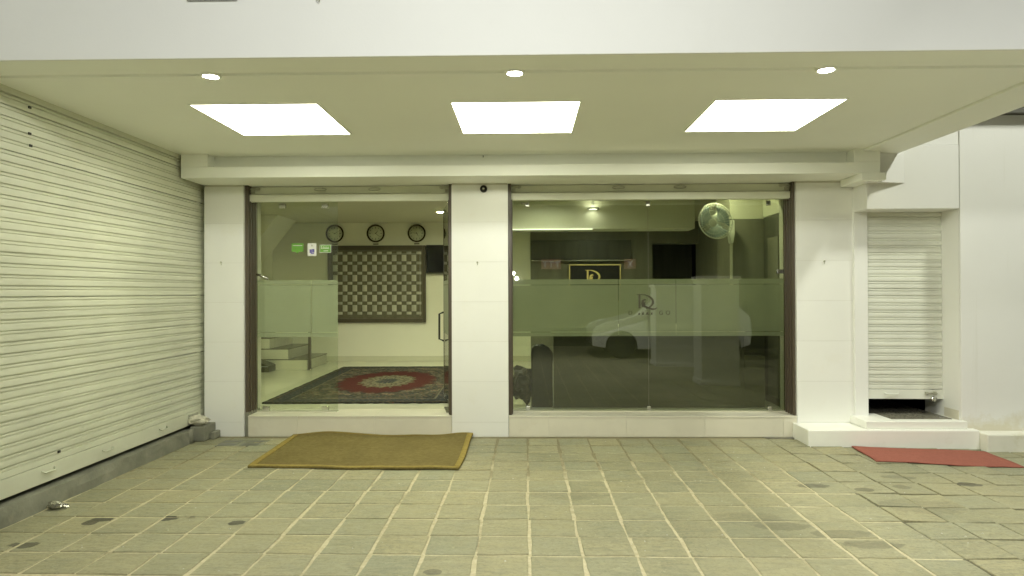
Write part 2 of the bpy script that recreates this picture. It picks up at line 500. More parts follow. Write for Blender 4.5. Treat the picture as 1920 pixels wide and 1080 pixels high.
# ------------------------------------------------------------------ mesh helpers
class MB:
    def __init__(self):
        self.v, self.f, self.sm = [], [], []
    def add(self, vs, fs, smooth=False):
        o = len(self.v)
        self.v += [tuple(p) for p in vs]
        self.f += [tuple(i + o for i in q) for q in fs]
        self.sm += [smooth] * len(fs)
        return self
    def box(self, x0, x1, y0, y1, z0, z1):
        return self.add([(x0, y0, z0), (x1, y0, z0), (x1, y1, z0), (x0, y1, z0), (x0, y0, z1), (x1, y0, z1), (x1, y1, z1), (x0, y1, z1)],
                        [(3, 2, 1, 0), (4, 5, 6, 7), (0, 1, 5, 4), (1, 2, 6, 5), (2, 3, 7, 6), (3, 0, 4, 7)])
    def prism(self, pts, a, b, axis='z'):
        """polygon (counter-clockwise in its two axes) pushed from a to b along axis"""
        k = len(pts)
        def P(u, v, t):
            return (u, v, t) if axis == 'z' else ((u, t, v) if axis == 'y' else (t, u, v))
        vs = [P(u, v, a) for u, v in pts] + [P(u, v, b) for u, v in pts]
        fs = [tuple(range(k))[::-1], tuple(range(k, 2 * k))] + [(i, (i + 1) % k, (i + 1) % k + k, i + k) for i in range(k)]
        return self.add(vs, fs)
    def tube(self, pts, r, seg=8, closed=False):
        pts = [Vector(p) for p in pts]
        k = len(pts)
        rs = r if isinstance(r, (list, tuple)) else [r] * k
        vs, fs = [], []
        ref = None
        for i, p in enumerate(pts):
            if closed:
                t = pts[(i + 1) % k] - pts[i - 1]
            else:
                t = pts[min(i + 1, k - 1)] - pts[max(i - 1, 0)]
            t.normalize()
            if ref is None or abs(ref.dot(t)) > .95:
                ref = Vector((0, 0, 1)) if abs(t.z) < .8 else Vector((1, 0, 0))
            a = t.cross(ref).normalized()
            b = t.cross(a)
            for s in range(seg):
                q = 2 * math.pi * s / seg
                vs.append(p + (a * math.cos(q) + b * math.sin(q)) * rs[i])
        for i in range(k if closed else k - 1):
            for s in range(seg):
                j = (i + 1) % k
                fs.append((i * seg + s, i * seg + (s + 1) % seg, j * seg + (s + 1) % seg, j * seg + s))
        if not closed:
            fs.append(tuple(range(seg))[::-1])
            fs.append(tuple(range((k - 1) * seg, k * seg)))
        return self.add(vs, fs, True)
    def lathe(self, prof, c=(0, 0, 0), axis='z', seg=24, cap=True):
        """prof: (radius, height) list turned about axis through c"""
        vs, fs = [], []
        for r, h in prof:
            for s in range(seg):
                q = 2 * math.pi * s / seg
                u, v = r * math.cos(q), r * math.sin(q)
                p = (u, v, h) if axis == 'z' else ((u, h, v) if axis == 'y' else (h, u, v))
                vs.append((c[0] + p[0], c[1] + p[1], c[2] + p[2]))
        k = len(prof)
        for i in range(k - 1):
            for s in range(seg):
                fs.append((i * seg + s, i * seg + (s + 1) % seg, (i + 1) * seg + (s + 1) % seg, (i + 1) * seg + s))
        if cap and prof[0][0] > 1e-4:
            fs.append(tuple(range(seg))[::-1])
        if cap and prof[-1][0] > 1e-4:
            fs.append(tuple(range((k - 1) * seg, k * seg)))
        return self.add(vs, fs, True)
    def mesh(self, name):
        me = bpy.data.meshes.new(name)
        me.from_pydata(self.v, [], self.f)
        me.polygons.foreach_set('use_smooth', self.sm)
        bm = bmesh.new()
        bm.from_mesh(me)
        bmesh.ops.remove_doubles(bm, verts=bm.verts, dist=1e-6)
        bmesh.ops.recalc_face_normals(bm, faces=bm.faces)
        bm.to_mesh(me)
        bm.free()
        return me

def link(name, me, mat, parent=None, bevel=0.0, seg=2):
    o = bpy.data.objects.new(name, me)
    COL.objects.link(o)
    if mat is not None and not me.materials:
        me.materials.append(mat if not isinstance(mat, str) else M[mat])
    if parent is not None:
        o.parent = parent
    if bevel:
        b = o.modifiers.new('bevel', 'BEVEL')
        b.width = bevel
        b.segments = seg
        b.limit_method = 'ANGLE'
        b.angle_limit = R(40)
        if any(p.use_smooth for p in me.polygons) is False:
            pass
    return o

def part(name, mb, mat, parent=None, bevel=0.0, label=None, kind=None):
    o = link(name, mb.mesh(name), mat, parent, bevel)
    if label:
        o['label'] = label
    if kind:
        o['kind'] = kind
    return o

def tag(o, label, cat, group=None):
    o['label'] = label
    o['category'] = cat
    if group:
        o['group'] = group
    return o

def thing(name, label, cat, loc=(0, 0, 0), group=None):
    o = bpy.data.objects.new(name, None)
    COL.objects.link(o)
    o.location = loc
    o.empty_display_size = .2
    return tag(o, label, cat, group)

def struct(name, mb, mat, bevel=0.0):
    o = part(name, mb, mat, None, bevel)
    o['kind'] = 'structure'
    return o

def copy_tree(o, parent=None):
    c = o.copy()
    COL.objects.link(c)
    if parent is not None:
        c.parent = parent
    for ch in list(o.children):
        copy_tree(ch, c)
    return c

def B(*a):
    return MB().box(*a)

def gz(x):
    """the paving falls gently to the right of the old joint"""
    return -max(0.0, x - 2.42) * .018

# ------------------------------------------------------------------ ground and paving
struct('ground', B(-150, 150, -150, 6.0, -.30, -.12), 'road')
struct('road', B(-60, 60, -13.0, -4.2, -.12, -.06), 'road')
pav = struct('pavement', B(-3.6, 2.425, -4.2, 6.95, -.10, -.0058), 'bed_sand')
bedr = MB()
bedr.add([(2.425, -4.2, -.012), (9.0, -4.2, gz(9) - .012), (9.0, 6.95, gz(9) - .012), (2.425, 6.95, -.012),
          (2.425, -4.2, -.1), (9.0, -4.2, -.25), (9.0, 6.95, -.25), (2.425, 6.95, -.1)],
         [(0, 1, 2, 3), (4, 7, 6, 5), (0, 4, 5, 1), (1, 5, 6, 2), (2, 6, 7, 3), (3, 7, 4, 0)])
part('joint_bed', bedr, 'bed_dark', pav)

def paver_geo(rng, sx, sy):
    """one hand-dressed stone: wavy outline, chamfered rim, uneven top"""
    hx, hy = sx / 2, sy / 2
    ring = []
    N = 4
    cor = [(-hx, -hy), (hx, -hy), (hx, hy), (-hx, hy)]
    cor = [(x + rng.uniform(-.0065, .0065), y + rng.uniform(-.004, .004)) for x, y in cor]
    for k in range(4):
        a, b = cor[k], cor[(k + 1) % 4]
        for i in range(N):
            t = i / N
            j = .0029 if i else .003
            ring.append((a[0] + (b[0] - a[0]) * t + rng.uniform(-j, j), a[1] + (b[1] - a[1]) * t + rng.uniform(-j, j)))
    tilt = (rng.uniform(-.006, .006), rng.uniform(-.006, .006))
    k = len(ring)
    vs = [(x, y, -.035) for x, y in ring]
    vs += [(x, y, -.0030 + tilt[0] * x + tilt[1] * y + rng.uniform(-.0012, .0012)) for x, y in ring]
    vs += [(x * .972, y * .970, tilt[0] * x + tilt[1] * y + rng.uniform(-.0012, .0008)) for x, y in ring]
    vs += [(x * .5, y * .5, tilt[0] * x * .5 + tilt[1] * y * .5 + rng.uniform(-.0012, .0018)) for x, y in ring]
    vs.append((0, 0, rng.uniform(-.001, .0025)))
    fs = []
    for q in range(3):
        fs += [(q * k + i, q * k + (i + 1) % k, (q + 1) * k + (i + 1) % k, (q + 1) * k + i) for i in range(k)]
    fs += [(3 * k + i, 3 * k + (i + 1) % k, 4 * k) for i in range(k)]
    return vs, fs

rng = random.Random(5)
PX, PY = .3035, .3020
def paver_mesh(sx, sy):
    mb = MB()
    mb.add(*paver_geo(rng, sx, sy), True)
    me = mb.mesh('paver')
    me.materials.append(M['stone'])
    for p in me.polygons:
        p.use_smooth = False
    return me
left_stones = [paver_mesh(PX - .020, PY - .022) for _ in range(14)]
right_stones = [paver_mesh(PX - .015, PY - .019) for _ in range(14)]
far = MB()
n_single = 0
for j in range(-26, 12):
    yc = 3.782 + (j + .5) * PY
    drift = rng.uniform(-.008, .008)
    if yc > 6.88:
        continue
    for i in range(-11, 29):
        xc = .012 + (i + .5) * PX + drift * .4 + rng.uniform(-.003, .003)
        if xc < -3.28:
            continue
        if xc > 8.8:
            continue
        yo = -.008 * xc * (1 if xc < 2.4 else .2) + drift * .3 + rng.uniform(-.003, .003)
        if yc + yo + .14 > 6.89:
            yo = 6.885 - .14 - yc
        right = xc > 2.42
        vis = yc > 3.28 and -.80 * (yc + .2) - .1 < xc < .765 * (yc + .2) + .1
        if right and yc > 6.5:
            vis = vis and yc < 6.55
        if vis and n_single < 300:
            o = link('paver', rng.choice(right_stones if right else left_stones), None, pav)
            o.location = (xc, yc + yo, gz(xc) + rng.uniform(-.0015, .0015))
            o.rotation_euler = (0, R(1.03) if right else 0, math.pi * rng.randint(0, 1) + rng.uniform(-.012, .012))
            n_single += 1
        else:
            vs, fs = paver_geo(rng, PX - (.013 if right else .022), PY - .012)
            far.add([(x + xc, y + yc + yo, z + gz(xc)) for x, y, z in vs], fs)
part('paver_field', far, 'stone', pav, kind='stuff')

gr = MB()
rg = random.Random(21)
for _ in range(170):
    y = rg.uniform(3.3, 6.8)
    x = rg.uniform(-.78 * y if -.78 * y > -3.25 else -3.25, .74 * y)
    q = rg.choice((.003, .004, .005, .007))
    zz = gz(x) + .0008
    a = rg.uniform(0, 3)
    vs = [(x + q * math.cos(a + k * 2.1) * rg.uniform(.7, 1.5), y + q * math.sin(a + k * 2.1) * rg.uniform(.7, 1.5), zz) for k in range(3)] + [(x, y, zz + q * .8)]
    gr.add(vs, [(0, 2, 1), (0, 1, 3), (1, 2, 3), (2, 0, 3)])
part('grit', gr, 'grout', pav, kind='stuff')

# ------------------------------------------------------------------ the building
YF = 6.88          # front face of the pillars
YG = 7.13          # plane of the shop glazing
ZT = .215          # threshold and lobby floor
ZC = 2.85          # canopy ceiling
bld = thing('hotel_building', 'white hotel front with deep lit canopy, tiled pillars and two glazed openings', 'building', (0, 6.9, 0))
class Off(MB):
    pass
def bp(name, mb, mat, bevel=.004, parent=None, label=None):
    """part of the building, given in world coordinates"""
    root = parent or bld
    base = Vector((0, 6.9, 0))
    mb.v = [(x, y - 6.9, z) for x, y, z in mb.v]
    return part(name, mb, mat, root, bevel, label)

JO = [0, .150, .570, .982, 1.394, 1.806, 2.218, 2.60]
for x0, x1 in ((-3.35, -2.938), (-.767, -.183), (2.77, 3.342)):
    p = bp('pillar', B(x0 + .004, x1 - .004, YF + .006, 7.35, -.05, 2.64), 'grout', 0)
    for a, b in zip(JO[:-1], JO[1:]):
        bp('tile', B(x0, x1, YF + random.uniform(-.0006, .0006), YF + .012, a + .0007, b - .0007), 'tile_white', .0008, p)
        for xs in ((x0, x0 + .003), (x1 - .003, x1)):
            bp('tile', B(xs[0], xs[1], YF + .0125, 7.20, a + .0011, b - .0011), 'tile_white', 0, p)
bp('jamb_pier', B(3.3425, 3.477, YF - .028, 7.1, .15, 2.62), 'white', .003)
# thresholds
for x0, x1, n in ((-2.893, -.770, 4), (-.180, 2.767, 4)):
    th = bp('threshold', B(x0 + .003, x1 - .003, YF + .012, 7.30, -.05, ZT - .018), 'grout', 0)
    step = .80 if x0 < -1 else .80
    x = x0
    cuts = [x0]
    first = .52 if x0 < -1 else .41
    while cuts[-1] + first < x1 - .1:
        cuts.append(cuts[-1] + first)
        first = .80
    cuts.append(x1)
    for a, b in zip(cuts[:-1], cuts[1:]):
        bp('tile', B(a + .001, b - .001, YF + .002, YF + .0115, 0.0, ZT - .0185), 'tile_cream', .0012, th)
        bp('tile', B(a + .001, b - .001, YF - .003, 7.30, ZT - .0175, ZT), 'tile_cream', .002, th)
bp('pipe_chase', B(-2.937, -2.894, YF + .03, 7.2, -.05, ZT + .03), 'conc', .003)
# dark jamb channels and head of both openings
for x0, x1 in ((-2.937, -2.903), (-.800, -.768), (-.182, -.150), (2.742, 2.769)):
    j = bp('door_jamb', B(x0, x1, YF + .035, YG + .03, ZT + .001, 2.62), 'dark_brown', .003)
    s = 1 if x0 in (-2.937, -.182) else -1
    e = x1 if s > 0 else x0
    for y in (YF + .075, YF + .14, YF + .20):
        a, b = (e, e + .011) if s > 0 else (e - .011, e)
        bp('guide_rib', B(a, b, y, y + .018, ZT + .002, 2.50), 'dark_brown', .002, j)
bp('header_wall', B(-4.8, 3.34, YG + .05, 7.36, 2.505, 3.0), 'white', 0)
bp('header_wall', B(-2.937, -.768, 7.02, YG + .049, 2.50, 2.95), 'white', 0)
bp('header_wall', B(-.182, 2.769, 7.02, YG + .049, 2.50, 2.95), 'white', 0)
# canopy
bp('canopy_ceiling', B(-3.46, 3.24, 4.125, 7.0, ZC, 3.02), 'ceil', .002)
bp('soffit_edge', B(3.241, 3.64, 3.822, 6.90, ZC - .018, 3.02), 'ceil', .006)
bp('soffit_edge', B(-3.8, 3.24, 3.822, 4.072, ZC - .002, 3.02), 'ceil', .003)
bp('shadow_gap', B(-3.8, 3.24, 4.0725, 4.1245, ZC + .016, 3.02), 'ceil', 0)
bp('fascia', B(-6.0, 3.645, 3.80, 3.8215, ZC - .004, 4.7), 'fascia', .004)
bp('parapet', B(-6.0, 3.64, 3.822, 4.15, 3.021, 4.7), 'fascia', 0)
bp('roof_slab', B(-6.0, 3.64, 4.15, 7.3, 3.021, 3.25), 'white', 0)
bp('upper_wall', B(-6.0, 3.6, 7.0, 7.3, 3.25, 7.5), 'white', 0)
# cornice over the openings
co = bp('cornice', B(-3.368, 3.395, 6.44, YF + .14, 2.618, 2.724), 'ceil', .004)
bp('cornice_back', B(-3.104, 3.143, 6.585, 7.0, 2.724, ZC), 'ceil', 0)
bp('cornice_end', B(-3.368, -3.104, 6.44, 7.0, 2.7245, ZC), 'ceil', .004)
bp('cornice_end', B(3.143, 3.395, 6.44, 7.0, 2.7245, ZC), 'ceil', .004)
bp('cornice_lip', B(3.20, 3.43, 6.40, 6.84, 2.548, 2.617), 'ceil', .004)
# right-hand wall with service door
YW = 6.60
bp('side_wall', B(4.245, 8.5, YW, 7.2, -.2, 3.204), 'wall_splash', .004)
bp('dark_clerestory', B(3.70, 8.5, YW - .09, 7.0, 3.2045, 6.5), 'shop_dark', 0)
bp('lintel_panel', B(3.343, 4.238, YW, 7.2, 2.293, 2.915), 'white', .005)
bp('wall_above_door', B(3.343, 4.2445, YW + .012, 7.2, 2.92, 3.20), 'white', .002)
tri = MB().prism([(3.30, YW - .11), (3.71, YW - .001), (3.30, YW - .001)], 2.545, 2.84, 'z')
bp('chamfered_box', tri, 'white', .003)
bp('door_reveal', B(4.2385, 4.2445, YW + .014, 6.95, .225, 2.292), 'white', 0)
dst = bp('door_reveal_base', B(4.232, 4.2380, YW + .03, 6.85, .226, .315), 'tile_cream', 0)
bp('side_plinth', B(4.362, 8.5, YW - .19, YW - .001, -.2, .128), 'plinth_dirty', .012)
bp('door_sill', B(3.30, 4.27, YW - .05, 7.0, .149, .224), 'step', .006)
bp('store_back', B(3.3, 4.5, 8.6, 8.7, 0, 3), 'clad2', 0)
bp('store_floor', B(3.46, 4.24, 7.0005, 8.6, .1, .2), 'tread', 0)
bp('door_mat_inside', B(3.60, 4.19, YW + .06, 7.9, .2245, .231), 'tread', .002)
st = bp('front_step', B(2.722, 4.36, 6.508, YF - .03, -.06, .148), 'step', .010)
bp('step_top', B(2.722, 3.30, 6.8485, 6.879, .0, .147), 'step', 0)

# left wing that carries the large shutter
bp('side_wing', B(-6.0, -3.52, 7.06, 7.5, -.1, 5), 'white', 0)
bp('side_wing', B(-6.0, -3.40, -1.5, 1.6, -.1, 5), 'white', .004)
bp('wing_head', B(-6.0, -3.395, 1.6, 3.80, 2.86, 5), 'white', 0)
bp('shop_back', B(-5.9, -5.8, 1.6, 7.06, -.1, 3), 'clad2', 0)

# kerb below the large shutter
kb = struct('kerb', MB(), 'conc') if False else None
kerb = MB()
N = 46
for q in range(N):
    y0, y1 = 1.6 + q * .115, 1.6 + (q + 1) * .115
rngk = random.Random(3)
rows = []
for q in range(N + 1):
    y = 1.6 + (6.66 - 1.6) * q / N
    rows.append([(-3.338 + rngk.uniform(-.006, .006), y, -.05), (-3.342 + rngk.uniform(-.008, .008), y, .06), (-3.352 + rngk.uniform(-.006, .006), y, .118 + rngk.uniform(-.006, .006)), (-3.46, y, .122)])
vs = [p for r_ in rows for p in r_]
fs = []
for q in range(N):
    for s in range(3):
        fs.append((q * 4 + s, q * 4 + s + 1, (q + 1) * 4 + s + 1, (q + 1) * 4 + s))
kerb.add(vs, fs)
kerb.box(-3.52, -3.462, 1.6, 7.05, -.05, .12)
ko = struct('kerb', kerb, 'conc')

# stone blocks at the corner, with a scrap of plastic on them
blk = thing('corner_blocks', 'grey broken concrete blocks stacked at the foot of the left pillar', 'blocks', (-3.3, 6.72, 0))
part('block', B(-.075, .075, -.09, .155, 0, .155), 'conc', blk, .012)
part('block', B(.076, .125, .02, .155, 0, .075), 'conc', blk, .010)
part('pipe_stub', MB().lathe([(.028, 0), (.028, .135), (.022, .137), (.022, .05)], (-.045, -.135, 0), 'z', 14), 'conc', blk)
def crumple(name, c, r, squash, mat, seed, label, cat, sub=3, amp=.45):
    bm = bmesh.new()
    bmesh.ops.create_icosphere(bm, subdivisions=sub, radius=1)
    g = random.Random(seed)
    from mathutils import noise as mn
    for v in bm.verts:
        k = 1 + amp * mn.noise(v.co * 1.7 + Vector((seed, 0, 0))) + amp * .6 * mn.noise(v.co * 4.3 + Vector((0, seed, 0)))
        v.co = Vector((v.co.x * squash[0], v.co.y * squash[1], v.co.z * squash[2])) * k * r
    zmin = min(v.co.z for v in bm.verts)
    for v in bm.verts:
        v.co.z -= zmin
    me = bpy.data.meshes.new(name)
    bm.to_mesh(me)
    bm.free()
    o = link(name, me, mat)
    o.location = c
    return tag(o, label, cat)
crumple('plastic_scrap', (-3.325, 6.68, .152), .085, (1.25, .9, .5), 'rag', 4, 'crumpled pale plastic scrap lying on the concrete blocks by the left shutter', 'litter')
crumple('crushed_foil', (-3.255, 4.56, 0), .045, (1.3, .8, .55), 'foil', 9, 'shiny crushed foil scrap on the paving by the left kerb', 'litter', 3, .75)
dr = thing('floor_drain', 'small dark four-cell drain cover set in the paving by the left pillar', 'drain', (-2.82, 6.58, 0))
part('drain_frame', B(-.23, .23, -.135, .13, -.02, .0015), 'conc', dr, .002)
for a in (-.21, .015):
    for b in (-.12, .04):
        part('drain_cell', B(a, a + .175, b, b + (.11 if b < 0 else .06), -.019, .0035), 'clad2', dr, .002)

# ------------------------------------------------------------------ roller shutters
def slat_mesh(L, pitch, axis):
    """interlocking slat: flat face, rolled groove; runs along axis, faces +n"""
    prof = [(-.0022, 0), (.0, pitch * .035), (.0012, pitch * .20), (.0013, pitch * .42), (.0004, pitch * .53), (-.0085, pitch * .555), (-.0095, pitch * .64), (-.0012, pitch * .70), (-.0006, pitch * .84), (-.0016, pitch * .865), (-.0120, pitch * .875), (-.0120, pitch), (-.016, pitch), (-.016, 0)]
    mb = MB()
    k = len(prof)
    vs = []
    for t in (0, L):
        for nrm, z in prof:
            vs.append((nrm, t, z) if axis == 'y' else (t, -nrm, z))
    fs = [tuple(range(k)), tuple(range(k, 2 * k))] + [(i, (i + 1) % k, (i + 1) % k + k, i + k) for i in range(k)]
    mb.add(vs, fs)
    me = mb.mesh('slat')
    return me
PIT = .0742
big = thing('roller_shutter', 'large cream roller shutter closed along the left side of the forecourt', 'shutter', (-3.40, 1.62, 0))
me_s = slat_mesh(5.41, PIT, 'y')
z = .285
k = 0
while z < 2.80:
    o = link('slat', me_s, 'shutter', big)
    o.location = (random.uniform(-.0012, .0012), (.0 if k % 2 else .012), z)
    o.rotation_euler = (random.uniform(-.0008, .0008), random.uniform(-.012, .012), 0)
    z += PIT
    k += 1
zt = z
br = MB()
br.prism([(-.012, .158), (.004, .158), (.006, .165), (.004, .278), (-.002, .283), (-.012, .283)], 0, 5.42, 'y') if False else br.box(-.012, .004, 0, 5.42, .158, .2825)
part('bottom_rail', br, 'shutter', big, .003)
part('head_strip', B(-.02, .014, 0, 5.42, zt + .002, 2.9), 'shutter', big, .002)
part('guide_rail', B(-.06, -.03, 5.40, 5.44, .12, 2.84), 'black', big)
def handle(par, c, axis, w_=.13, mat='latch'):
    x, y, z_ = c
    if axis == 'y':
        pts = [(x, y - w_ / 2, z_ + .012), (x + .018, y - w_ * .36, z_ - .004), (x + .020, y + w_ * .36, z_ - .004), (x, y + w_ / 2, z_ + .012)]
    else:
        pts = [(x - w_ / 2, y, z_ + .010), (x - w_ * .36, y - .018, z_ - .004), (x + w_ * .36, y - .018, z_ - .004), (x + w_ / 2, y, z_ + .010)]
    return part('handle', MB().tube(pts, .006, 8), mat, par)
for yy, z_ in ((3.05, .235), (3.72, .225), (4.55, .225)):
    handle(big, (.004, yy, z_), 'y', mat='shutter')
lk = MB().box(.004, .016, 5.02, 5.20, .20, .265)
lk.tube([(.02, 5.0, .235), (.02, 5.24, .235)], .009, 8)
part('latch', lk, 'latch', big, .002)
sc_ = MB()
for yy, z_ in ((2.86, 2.76), (2.86, 2.58), (2.87, 2.50), (3.15, .335)):
    sc_.box(.002, .010, yy, yy + .022, z_, z_ + .016)
part('rivet', sc_, 'black', big, kind='stuff')

srv = thing('roller_shutter', 'narrow white roller shutter raised a hand above the side door sill', 'shutter', (3.482, 6.88, 0))
PIT2 = .0733
me_s2 = slat_mesh(.752, PIT2, 'x')
z = .492
k = 0
while z < 2.30:
    o = link('slat', me_s2, 'shutter_white', srv)
    o.location = (0.0 if k % 2 else .006, random.uniform(-.001, .001), z)
    o.rotation_euler = (0, R(.35) + random.uniform(-.001, .001), 0)
    z += PIT2
    k += 1
o = part('bottom_rail', B(0, .755, -.006, .014, .392, .488), 'shutter_white', srv, .003)
o.rotation_euler = (0, R(.35), 0)
handle(srv, (.235, -.008, .445), 'x', .14, 'shutter_white')
la = MB().tube([(.575, -.016, .448), (.69, -.016, .447)], .009, 8)
la.box(.57, .60, -.020, -.006, .43, .465)
la.box(.655, .685, -.020, -.006, .43, .465)
part('latch', la, 'latch', srv, .002)
part('padlock', MB().lathe([(.001, -.03), (.026, -.028), (.029, -.02), (.026, -.012), (.001, -.010)], (.655, 0, .392), 'y', 16), 'steel', srv)
part('guide_rail', B(.757, .775, -.008, .03, .226, 2.292), 'black', srv)

# rolled-up shutters over the two openings
def rolled(x0, x1, label, hs):
    t = thing('rolled_shutter', label, 'shutter', ((x0 + x1) / 2, 6.99, 2.5), 'rolled-up shutters over the glazed openings')
    c = (x0 + x1) / 2
    part('slat', B(x0 - c, x1 - c, 0, .02, .036, .112), 'shutter', t, .004)
    part('bottom_rail', B(x0 + .028 - c, x1 - .012 - c, -.030, .02, -.050, .030), 'shutter', t, .008)
    for hx_ in hs:
        ring = [(hx_ - c + .064 * math.cos(a * math.pi / 8), -.006, .082 + .014 * math.sin(a * math.pi / 8)) for a in range(16)]
        part('handle', MB().tube(ring, .005, 6, True), 'latch', t)
    for s, e in ((1, x0 - c), (-1, x1 - c)):
        m_ = MB()
        a = sorted((e + s * .005, e + s * .075))
        m_.box(a[0], a[1], -.012, 0, .045, .078)
        m_.tube([(e + s * .01, -.016, .088), (e + s * .135, -.016, .092)], .009, 8)
        b = sorted((e + s * .10, e + s * .125))
        m_.box(b[0], b[1], -.02, 0, .078, .104)
        part('latch', m_, 'latch', t, .002)
        a = sorted((e + s * .028, e + s * .060))
        part('end_cap', B(a[0], a[1], -.036, -.030, -.044, .026), 'shutter', t, .002)
rolled(-2.935, -.770, 'cream rolled-up shutter above the entrance door with carpet', (-2.165, -1.59))
rolled(-.180, 2.767, 'wide cream rolled-up shutter above the dark reception window', (.973, 1.611))

# ------------------------------------------------------------------ glazing
def fitting(name, par, x, y, z_, w_=.05, h=.05):
    return part(name, B(x - w_ / 2, x + w_ / 2, y - .012, y + .024, z_ - h / 2, z_ + h / 2), 'steel', par, .004)
T = .012
ent = thing('glass_entrance', 'glass shop entrance with fixed panes on the left and an open door leaf', 'entrance', (-1.85, YG, ZT))
ox, oz = -1.85, ZT
def gpane(par, x0, x1, z0, z1, name, mat, cx, y=0.0):
    return part(name, B(x0 - cx, x1 - cx, y, y + T, z0 - oz, z1 - oz), mat, par)
def film(par, x0, x1, z0, z1, cx, y=T + .0006):
    return part('frosted_film', B(x0 - cx, x1 - cx, y, y + .0012, z0 - oz, z1 - oz), 'film', par)
pa = gpane(ent, -2.900, -2.316, ZT + .012, 2.50, 'pane', 'glass', ox)
pb = gpane(ent, -2.312, -2.024, ZT + .012, 2.50, 'pane', 'glass', ox)
for pn, a, b in ((pa, -2.895, -2.318), (pb, -2.310, -2.027)):
    film(pn, a, b, 1.582, 1.628, ox)
    film(pn, a, b, 1.069, 1.576, ox)
    film(pn, a, b, 1.016, 1.063, ox)
for x, z_ in ((-2.80, ZT + .03), (-2.16, ZT + .03), (-2.62, 2.43), (-2.16, 2.43)):
    fitting('patch_fitting', ent, x - ox, 0, z_ - oz, .07, .05)
part('floor_channel', B(-2.90 - ox, -2.024 - ox, -.012, .026, .0005, .0115), 'skirt', ent, .002)
hb = MB().tube([(-2.885 - ox, -.03, 1.690 - oz), (-2.845 - ox, -.06, 1.683 - oz), (-2.755 - ox, -.06, 1.640 - oz)], .013, 10)
part('lever_handle', hb, 'steel', ent)
# the open leaf
leaf = thing('glass_door', 'open glass door leaf swung inwards at the right of the entrance', 'door', (-.815, YG + .02, ZT))
leaf.rotation_euler = (0, 0, R(101))
lp = part('pane', B(.02, .86, -T / 2, T / 2, .02, 2.27), 'glass', leaf)
for z0, z1 in ((1.367, 1.413), (.854, 1.361), (.801, .848)):
    part('frosted_film', B(.021, .858, T / 2 + .0004, T / 2 + .0016, z0, z1), 'film', lp)
part('edge_strip', B(.862, .874, -.010, .010, .02, 2.27), 'dark_brown', leaf, .002)
part('patch_fitting', B(.0, .20, -.016, .016, 2.15, 2.26), 'steel', leaf, .003)
part('patch_fitting', B(.0, .20, -.016, .016, .012, .10), 'steel', leaf, .003)
part('patch_fitting', B(.70, .86, -.016, .016, .012, .07), 'steel', leaf, .003)
hd = MB()
for s in (1, -1):
    hd.tube([(.80, s * .014, .70), (.80, s * .065, .72), (.80, s * .065, 1.02), (.80, s * .014, 1.04)], .012, 8)
part('pull_handle', hd, 'black', leaf)
part('threshold_spring', B(-.10, .26, -.05, .05, .0008, .006), 'steel', leaf, .002)

win = thing('reception_window', 'wide dark glass window with a frosted band and printed monogram', 'window', (1.3, YG, ZT))
cx = 1.3
PN = []
for a, b in ((-.150, 1.303), (1.306, 2.742)):
    PN.append(gpane(win, a, b, ZT + .012, 2.50, 'pane', 'glass_dark', cx))
for pn, a, b in ((PN[0], -.148, .985), (PN[0], .990, 1.3025), (PN[1], 1.3065, 1.597), (PN[1], 1.602, 2.740)):
    film(pn, a, b, 1.570, 1.626, cx)
    film(pn, a, b, 1.066, 1.564, cx)
    film(pn, a, b, 1.018, 1.060, cx)
part('floor_channel', B(-.15 - cx, 2.742 - cx, -.012, .026, .0005, .0115), 'skirt', win, .002)
for x, z_ in ((.018, ZT + .035), (1.304, ZT + .035), (2.58, ZT + .035), (.018, 2.43), (1.304, 2.43), (2.58, 2.43)):
    fitting('patch_fitting', win, x - cx, 0, z_ - oz, .042, .052)
fitting('patch_fitting', win, -.02 - cx, 0, 2.44 - oz, .05, .02)
part('joint_seal', B(1.3033 - cx, 1.3057 - cx, .001, T - .001, .02, 2.28), 'clad', win)
fitting('lock_plate', win, 2.70 - cx, 0, 1.70 - oz, .075, .045)

# monogram: stem, bowl and a sweeping inner curl with a tail
def monogram(s, depth):
    mb = MB()
    def band(pts, ws):
        """flat ribbon of varying width in the x-z plane"""
        L, Rr = [], []
        for i, (x, z_) in enumerate(pts):
            a = pts[max(i - 1, 0)]
            b = pts[min(i + 1, len(pts) - 1)]
            d = Vector((b[0] - a[0], b[1] - a[1])).normalized()
            nx, nz = -d[1], d[0]
            L.append((x + nx * ws[i] / 2, z_ + nz * ws[i] / 2))
            Rr.append((x - nx * ws[i] / 2, z_ - nz * ws[i] / 2))
        for i in range(len(pts) - 1):
            q = [L[i], Rr[i], Rr[i + 1], L[i + 1]]
            mb.prism([(x * s, z_ * s) for x, z_ in q], 0, -depth, 'y')
    band([(-.42, .5), (-.42, -.45)], [.13, .13])
    band([(-.62, .5), (-.30, .5)], [.04, .04])
    pts = [(-.36 + .86 * math.sin(a), -.02 + .52 * math.cos(a)) for a in [i * math.pi / 14 for i in range(0, 13)]]
    band(pts, [.05, .06, .08, .10, .12, .14, .15, .15, .14, .12, .10, .08, .05])
    pts = [(.05, .10), (-.06, .14), (-.18, .06), (-.22, -.12), (-.18, -.28), (0, -.36), (.22, -.44), (.45, -.52), (.66, -.50), (.80, -.40)]
    band(pts, [.05, .10, .16, .18, .17, .13, .11, .13, .10, .03])
    band([(-.02, .0), (-.10, -.12), (-.08, -.28), (.02, -.33)], [.04, .12, .13, .05])
    return mb

